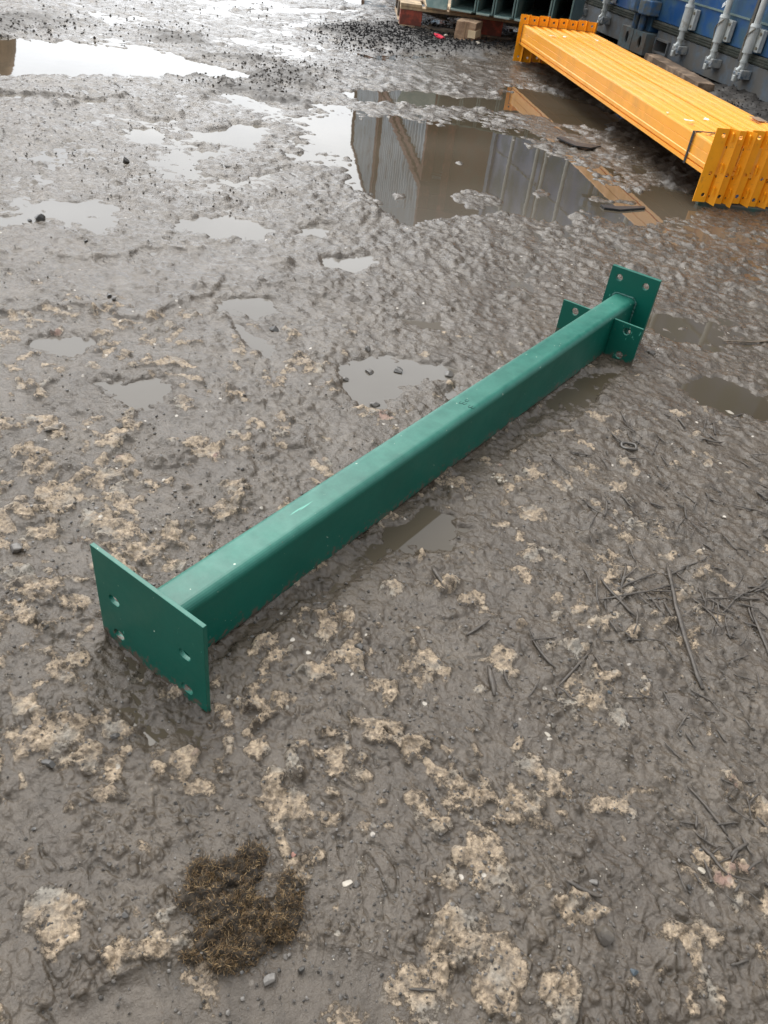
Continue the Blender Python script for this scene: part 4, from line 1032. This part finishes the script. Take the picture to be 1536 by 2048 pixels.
TWIG = mat('muddy_twig', (.058, .047, .036), .5, var=.45, vscale=120, bump=.6, bscale=260)
TWIGB = mat('brown_twig', (.10, .072, .045), .55, var=.4, vscale=120, bump=.5, bscale=260)
def twig(px0, py0, px1, py1, wpx, m, label, seed, group=None, lift=.0015):
    a, b_ = g(px0, py0), g(px1, py1); rnd = random.Random(seed); n_ = max(5, int(math.dist(a, b_)/.02))
    ln = math.dist(a, b_); mxx, myy = (a[0]+b_[0])/2, (a[1]+b_[1])/2
    dist = math.sqrt(mxx**2+myy**2+CAMH**2); rad = wpx/F*dist/2*.8
    nx_, ny_ = -(b_[1]-a[1])/ln, (b_[0]-a[0])/ln; bend = rnd.uniform(-.05, .05)*ln
    xs2 = np.array([a[0]+(b_[0]-a[0])*i/n_ for i in range(n_+1)]); ys2 = np.array([a[1]+(b_[1]-a[1])*i/n_ for i in range(n_+1)])
    hh = terrain(xs2, ys2)[0]
    base_ = max(0, float(np.mean(hh)))
    pts = []; rr = []
    for i in range(n_+1):
        t_ = i/n_; k = bend*math.sin(math.pi*t_)+rnd.uniform(-.08, .08)*rad*2
        pts.append((xs2[i]+nx_*k-mxx, ys2[i]+ny_*k-myy, rad*.5+lift+.5*max(0, hh[i]-base_))); rr.append(rad*(1-.45*abs(2*t_-1)**3)*rnd.uniform(.8, 1.15))
    bm = bmesh.new(); ring = []
    for i, p_ in enumerate(pts):
        ring.append([bm.verts.new((p_[0]+nx_*math.cos(q)*rr[i], p_[1]+ny_*math.cos(q)*rr[i], p_[2]+math.sin(q)*rr[i]*.65)) for q in [2*math.pi*j/7+rnd.uniform(-.1, .1) for j in range(7)]])
    for i in range(n_):
        for j in range(7): bm.faces.new((ring[i][j], ring[i+1][j], ring[i+1][(j+1)%7], ring[i][(j+1)%7]))
    bm.faces.new(ring[0]); bm.faces.new(ring[-1][::-1]); bmesh.ops.recalc_face_normals(bm, faces=bm.faces)
    return tag(link('twig', bm, m, smooth=True, loc=(mxx, myy, base_)), label, 'twig', group)
TW = [
 (861,1150,883,1194,13,TWIG,'short thick dark twig lying on wet mud below the middle of the green post'),
 (1330,1135,1400,1388,13,TWIG,'longest muddy twig of the pile, running down towards the foreground'),
 (1196,1165,1272,1248,8,TWIG,'dark twig crossing the left part of the twig pile'),
 (1196,1210,1345,1178,7,TWIG,'straight twig lying across the twig pile under the longest one'),
 (1215,1198,1310,1155,6,TWIG,'thin curved twig at the top of the pile'),
 (1290,1192,1372,1193,5,TWIG,'short horizontal twig across the longest twig'),
 (1325,1160,1368,1143,6,TWIG,'short twig at the top right of the pile'),
 (1158,1140,1180,1180,6,TWIG,'small upright looking twig left of the pile'),
 (1248,1135,1235,1190,7,TWIG,'short muddy twig pointing up to the green post from the pile'),
 (1190,1165,1195,1230,5,TWIG,'thin twig hanging down at the left end of the pile'),
 (1063,1290,1107,1344,8,TWIG,'dark twig in the mud below the pile, left side'),
 (1115,1378,1182,1305,7,TWIG,'forked looking muddy twig below the pile'),
 (1112,1380,1150,1412,6,TWIG,'small twig touching the lower end of the forked one'),
 (1500,1228,1536,1320,9,TWIG,'brown twig at the right edge beside the hole in the mud'),
 (1432,1261,1472,1261,4,TWIG,'tiny straight black twig right of the longest twig'),
 (1128,1768,1198,1803,12,TWIG,'thick black twig piece left above the big brown stone'),
 (975,1340,985,1400,16,TWIG,'flat split wood sliver in the middle right foreground'),
 (1004,1350,1022,1386,6,TWIG,'thin twig right of the split wood sliver'),
 (930,1280,976,1250,8,TWIG,'muddy twig under the middle of the green post, above the tan patches'),
 (1446,686,1560,684,6,TWIGB,'straight brown stick on wet ground at the right edge'),
 (1238,830,1256,858,5,TWIG,'short black twig above the metal ring'),
 (1210,862,1240,890,5,TWIG,'thin black twig ending at the metal ring'),
 (1138,914,1180,920,5,TWIG,'black twig left of the metal ring'),
 (1100,930,1135,960,5,TWIG,'black twig end near the lower side of the green post'),
 (1240,924,1282,926,5,TWIG,'curved muddy twig below the metal ring'),
 (1352,843,1368,862,6,TWIG,'black chip of wood on a tan patch right of the metal ring'),
 (1395,888,1440,894,7,TWIG,'muddy twig bundle end at the right, level with the metal ring'),
 (1412,874,1438,892,5,TWIG,'short twig above the muddy twig bundle end'),
 (1296,1012,1328,1022,7,TWIG,'flat dark twig on mud between ring and twig pile'),
 (1170,1018,1200,1040,6,TWIG,'dark twig on mud below the green post, left of the flat twig'),
 (1410,1000,1440,1012,5,TWIG,'thin dark twig in the right middle ground'),
 (1465,1015,1536,1035,6,TWIG,'long dark twig near the right edge, middle ground'),
 (1508,985,1536,1005,7,TWIG,'dark twig cut off by the right edge'),
 (1370,1580,1450,1680,8,TWIG,'long thin twig in the litter at the right foreground'),
 (1395,1700,1445,1760,9,TWIG,'thick muddy twig in the litter at the right foreground'),
 (1455,1720,1490,1695,10,TWIG,'broken twig end at the right edge of the foreground litter'),
 (815,1985,870,1988,7,TWIG,'dark twig lying flat at the bottom middle'),
 (1455,1938,1492,1925,7,TWIG,'short grey twig at the bottom right'),
 (985,2000,1002,2020,8,TWIG,'small dark chip of wood at the bottom'),
]
for k, a in enumerate(TW): twig(*a, seed=k+70)
# crowd of small muddy twigs over the right-hand ground; the photograph shows them as one kind
rnd = random.Random(21)
zones = [((1380,1180),(1530,1240),26,9,'small dark twig in the tangle at the right edge beside the longest twig'),((1200,1130),(1420,1230),22,8,'small muddy twig among the big crossed twigs of the pile'),
 ((1120,960),(1530,1110),34,7,'small muddy twig pressed into the mud between the metal ring and the twig pile'),((1150,830),(1500,930),26,6,'tiny muddy twig near the metal ring right of the green post'),
 ((1340,1560),(1530,1800),30,10,'muddy twig in the litter at the lower right edge'),((1050,1250),(1300,1420),16,9,'small muddy twig on the mud just below and left of the twig pile'),((1300,1250),(1530,1500),26,8,'small muddy twig pressed into the streaked mud right below the twig pile')]
for (a0, b0), (a1, b1), n_, w_, lab_ in zones:
    for _ in range(n_):
        px, py = rnd.uniform(a0, a1), rnd.uniform(b0, b1); ln = rnd.uniform(18, 60)*(w_/8); an = rnd.choice([rnd.gauss(.75, .35), rnd.uniform(-1.5, 1.5)])
        twig(px, py, px+math.cos(an)*ln, py+math.sin(an)*ln*.8, rnd.uniform(.35, .7)*w_, TWIG, lab_, rnd.random(), 'small twigs pressed into the mud')

def rocks_stuff(name, label, cat, spots, m, seed, nk=1, sk=1):
    rnd = random.Random(seed); V = []; Fc = []
    for px, py, spx, spy, n_, smin, smax in spots:
        n_ = int(n_*nk); smin *= sk; smax *= sk
        for _ in range(n_):
            a, b_ = px+rnd.gauss(0, spx), py+rnd.gauss(0, spy)
            if b_ < -60: continue
            V.append((a, b_, rnd.uniform(smin, smax)))
    P = np.array([g(a, b_) for a, b_, s_ in V]); hh = terrain(P[:, 0], P[:, 1])[0]
    bm0 = bmesh.new(); bmesh.ops.create_icosphere(bm0, subdivisions=1, radius=1)
    base_v = np.array([v.co[:] for v in bm0.verts]); base_f = np.array([[v.index for v in f.verts] for f in bm0.faces]); bm0.free()
    rs_ = np.random.RandomState(seed); vv = []; ff = []
    for i, (x, y) in enumerate(P):
        r_ = V[i][2]; q = base_v*(1+rs_.uniform(-.35, .25, (len(base_v), 1)))*np.array([r_, r_*rs_.uniform(.6, 1), r_*rs_.uniform(.4, .8)])
        t_ = rs_.uniform(0, 6.28); c, s_ = math.cos(t_), math.sin(t_); q = np.stack([q[:, 0]*c-q[:, 1]*s_, q[:, 0]*s_+q[:, 1]*c, q[:, 2]], 1)+[x, y, max(hh[i], -.004)+r_*.18]
        ff.append(base_f+len(vv)*len(base_v)); vv.append(q)
    me = bpy.data.meshes.new(name); me.from_pydata(np.vstack(vv).tolist(), [], np.vstack(ff).tolist()); me.materials.append(m); me.update()
    for p_ in me.polygons: p_.use_smooth = False
    o = bpy.data.objects.new(name, me); COL.objects.link(o); o['kind'] = 'stuff'; return tag(o, label, cat)
CRM = mat('dark_mud_crumb', (.045, .038, .031), .7, spec=.3, var=.4, vscale=80)
far_sp = [(480,135,60,14,260,.006,.016),(560,165,60,14,260,.006,.016),(600,140,50,12,160,.006,.015),(430,160,40,8,120,.006,.014),(60,55,80,14,300,.007,.018),(330,70,70,14,160,.007,.016),(200,250,170,60,320,.003,.009),(150,330,160,60,300,.003,.008),(450,400,160,30,200,.003,.008),(640,90,90,35,300,.005,.013),(620,20,140,20,160,.006,.016),(250,20,160,14,160,.006,.016),(150,500,160,80,220,.002,.005),(400,600,260,120,260,.0018,.004),(1000,210,160,40,120,.003,.008),(900,420,200,40,120,.002,.005)]
rocks_stuff('mud_crumbs', 'dark crumbs of mud and grit scattered over the far wet ground', 'mud crumbs', far_sp, CRM, 5, .55, .42)
coal = [(850,80,60,14,500,.008,.022),(760,75,50,14,350,.008,.020),(980,92,60,6,300,.008,.020),(890,60,60,8,200,.010,.026),(1480,190,60,40,300,.006,.016),(700,62,40,8,150,.008,.018)]
rocks_stuff('coal_crumbs', 'black cinder crumbs in front of and under the pallet', 'cinders', coal, mat('cinder', (.020, .019, .019), .9, spec=.15, var=.5, vscale=60), 6, 2.6, .36)
rocks_stuff('grit', 'small wet grit and pebbles bedded in the near mud', 'grit', [(700,1500,600,350,1100,.0007,.0028),(300,1100,280,150,400,.001,.0032),(1250,1250,240,260,700,.0008,.0028),(600,1850,500,140,600,.0005,.0021)], STM, 7)
rocks_stuff('dark_grit', 'dark wet grit scattered over the near mud', 'grit', [(700,1500,600,350,600,.0006,.0022),(300,1000,280,200,350,.0008,.003),(1250,1150,240,300,500,.0006,.0024),(600,1850,500,140,300,.0005,.0017)], STD, 17)
rocks_stuff('pale_grit', 'tiny pale stone chips bedded in the near mud', 'grit', [(700,1500,600,350,130,.0003,.0010),(300,1050,280,150,50,.0005,.0015),(1300,1000,200,260,70,.0004,.0011),(1100,1800,400,140,80,.0003,.0012)], STP, 9)

# ------------------------------------------------------------------ clump of rotten straw in the foreground
cx_, cy_ = g(478, 1838)
clump = emptyobj('straw_clump', 'brown clump of rotten straw and moss on the near mud', 'straw clump', (cx_, cy_, 0))
lobes = [(490,1805,26,24),(505,1722,34,26),(470,1752,52,30),(400,1762,30,34),(405,1800,50,46),(450,1850,58,50),(425,1885,40,44),(490,1890,46,40),(470,1925,46,28),(580,1790,28,40),(572,1840,34,42),(545,1860,22,30),(515,1840,30,40),(440,1940,26,14),(385,1925,22,8),(560,1880,24,14)]
LW = []
for a, b_, ra, rb in lobes:
    x, y = g(a, b_); x1, y1 = g(a+ra, b_); x2, y2 = g(a, b_+rb); LW.append((x, y, math.dist((x, y), (x1, y1)), math.dist((x, y), (x2, y2))))
_cn = {}
def clump_h(x, y):
    h = 0
    wob = .35*float(vnoise(np.array([x*75]), np.array([y*75]), 15)[0])
    for a, b_, ra, rb in LW:
        q = ((x-a)/ra)**2+((y-b_)/rb)**2+wob*1.3
        if q < 1: h = max(h, .0125*(1-q)**.4)
    if h > 0:
        k = float(vnoise(np.array([x*110]), np.array([y*110]), 8)[0]); k2 = float(vnoise(np.array([x*260]), np.array([y*260]), 9)[0])
        h = max(.0005, h*(1+1.1*k)+.004*k2)
    return h
rnd = random.Random(33); V = []; Fc = []; MI = []
def fibre(x, y, z, ln, r_, mi):
    an = rnd.uniform(0, 6.28); el = rnd.gauss(.12, .45); cur = rnd.uniform(-2.2, 2.2); n_ = 4; p_ = np.array([x, y, z]); ring0 = None
    for i in range(n_+1):
        d = np.array([math.cos(an)*math.cos(el), math.sin(an)*math.cos(el), math.sin(el)])
        s1 = np.array([-math.sin(an), math.cos(an), 0]); s2 = np.cross(d, s1); rr = r_*(1-.5*abs(2*i/n_-1))
        b0 = len(V)
        for q in (0, 2.09, 4.19): V.append(tuple(p_+s1*math.cos(q)*rr+s2*math.sin(q)*rr))
        if i:
            for j in range(3): Fc.append((b0-3+j, b0+j, b0+(j+1)%3, b0-3+(j+1)%3)); MI.append(mi)
        p_ = p_+d*ln/n_; an += cur/n_+rnd.gauss(0, .5); el -= rnd.uniform(-.1, .35)
cnt = 0
while cnt < 9500:
    a, b_, ra, rb = rnd.choice(LW); t_ = rnd.uniform(0, 6.28); k = math.sqrt(rnd.random())*1.10
    x, y = a+math.cos(t_)*ra*k, b_+math.sin(t_)*rb*k
    h = clump_h(x, y)
    if h <= 0 and rnd.random() < .85: cnt += .2; continue
    mi = 0 if rnd.random() < .45 else (1 if rnd.random() < .72 else 2)
    fibre(x-cx_, y-cy_, h*rnd.uniform(.8, 1.08)+.0045, rnd.uniform(.0015, .0065), rnd.uniform(.00015, .00042), mi); cnt += 1
for _ in range(420):
    a, b_, ra, rb = rnd.choice(LW); t_ = rnd.uniform(0, 6.28); k = rnd.uniform(1.0, 1.75)
    x, y = a+math.cos(t_)*ra*k, b_+math.sin(t_)*rb*k
    if clump_h(x, y) <= 0: fibre(x-cx_, y-cy_, .0075, rnd.uniform(.002, .008), rnd.uniform(.00015, .0004), 0 if rnd.random() < .7 else 1)
me = bpy.data.meshes.new('fibres'); me.from_pydata(V, [], Fc)
for m_ in (mat('dark_straw', (.040, .028, .014), .6, var=.5, vscale=200), mat('brown_straw', (.105, .062, .025), .6, var=.5, vscale=200), mat('pale_straw', (.24, .16, .075), .6, var=.4, vscale=200)): me.materials.append(m_)
me.polygons.foreach_set('material_index', MI); me.update()
o = bpy.data.objects.new('fibres', me); COL.objects.link(o); o.parent = clump; o['kind'] = 'stuff'
bm = bmesh.new(); bmesh.ops.create_grid(bm, x_segments=100, y_segments=100, size=.5)
xx = [a for a, *_ in LW]; yy = [q[1] for q in LW]; x0, x1 = min(xx)-.06, max(xx)+.05; y0, y1 = min(yy)-.05, max(yy)+.05
for v in bm.verts:
    X = x0+(v.co.x+.5)*(x1-x0); Y = y0+(v.co.y+.5)*(y1-y0); h = clump_h(X, Y)
    v.co = Vector((X-cx_, Y-cy_, h*.95+.0035 if h > 0 else -.012))
bmesh.ops.delete(bm, geom=[f for f in bm.faces if all(v.co.z < 0 for v in f.verts)], context='FACES')
link('mound', bm, mat('rotten_mat', (.035, .025, .015), .7, var=.5, vscale=150, bump=1, bscale=400), clump, smooth=True)
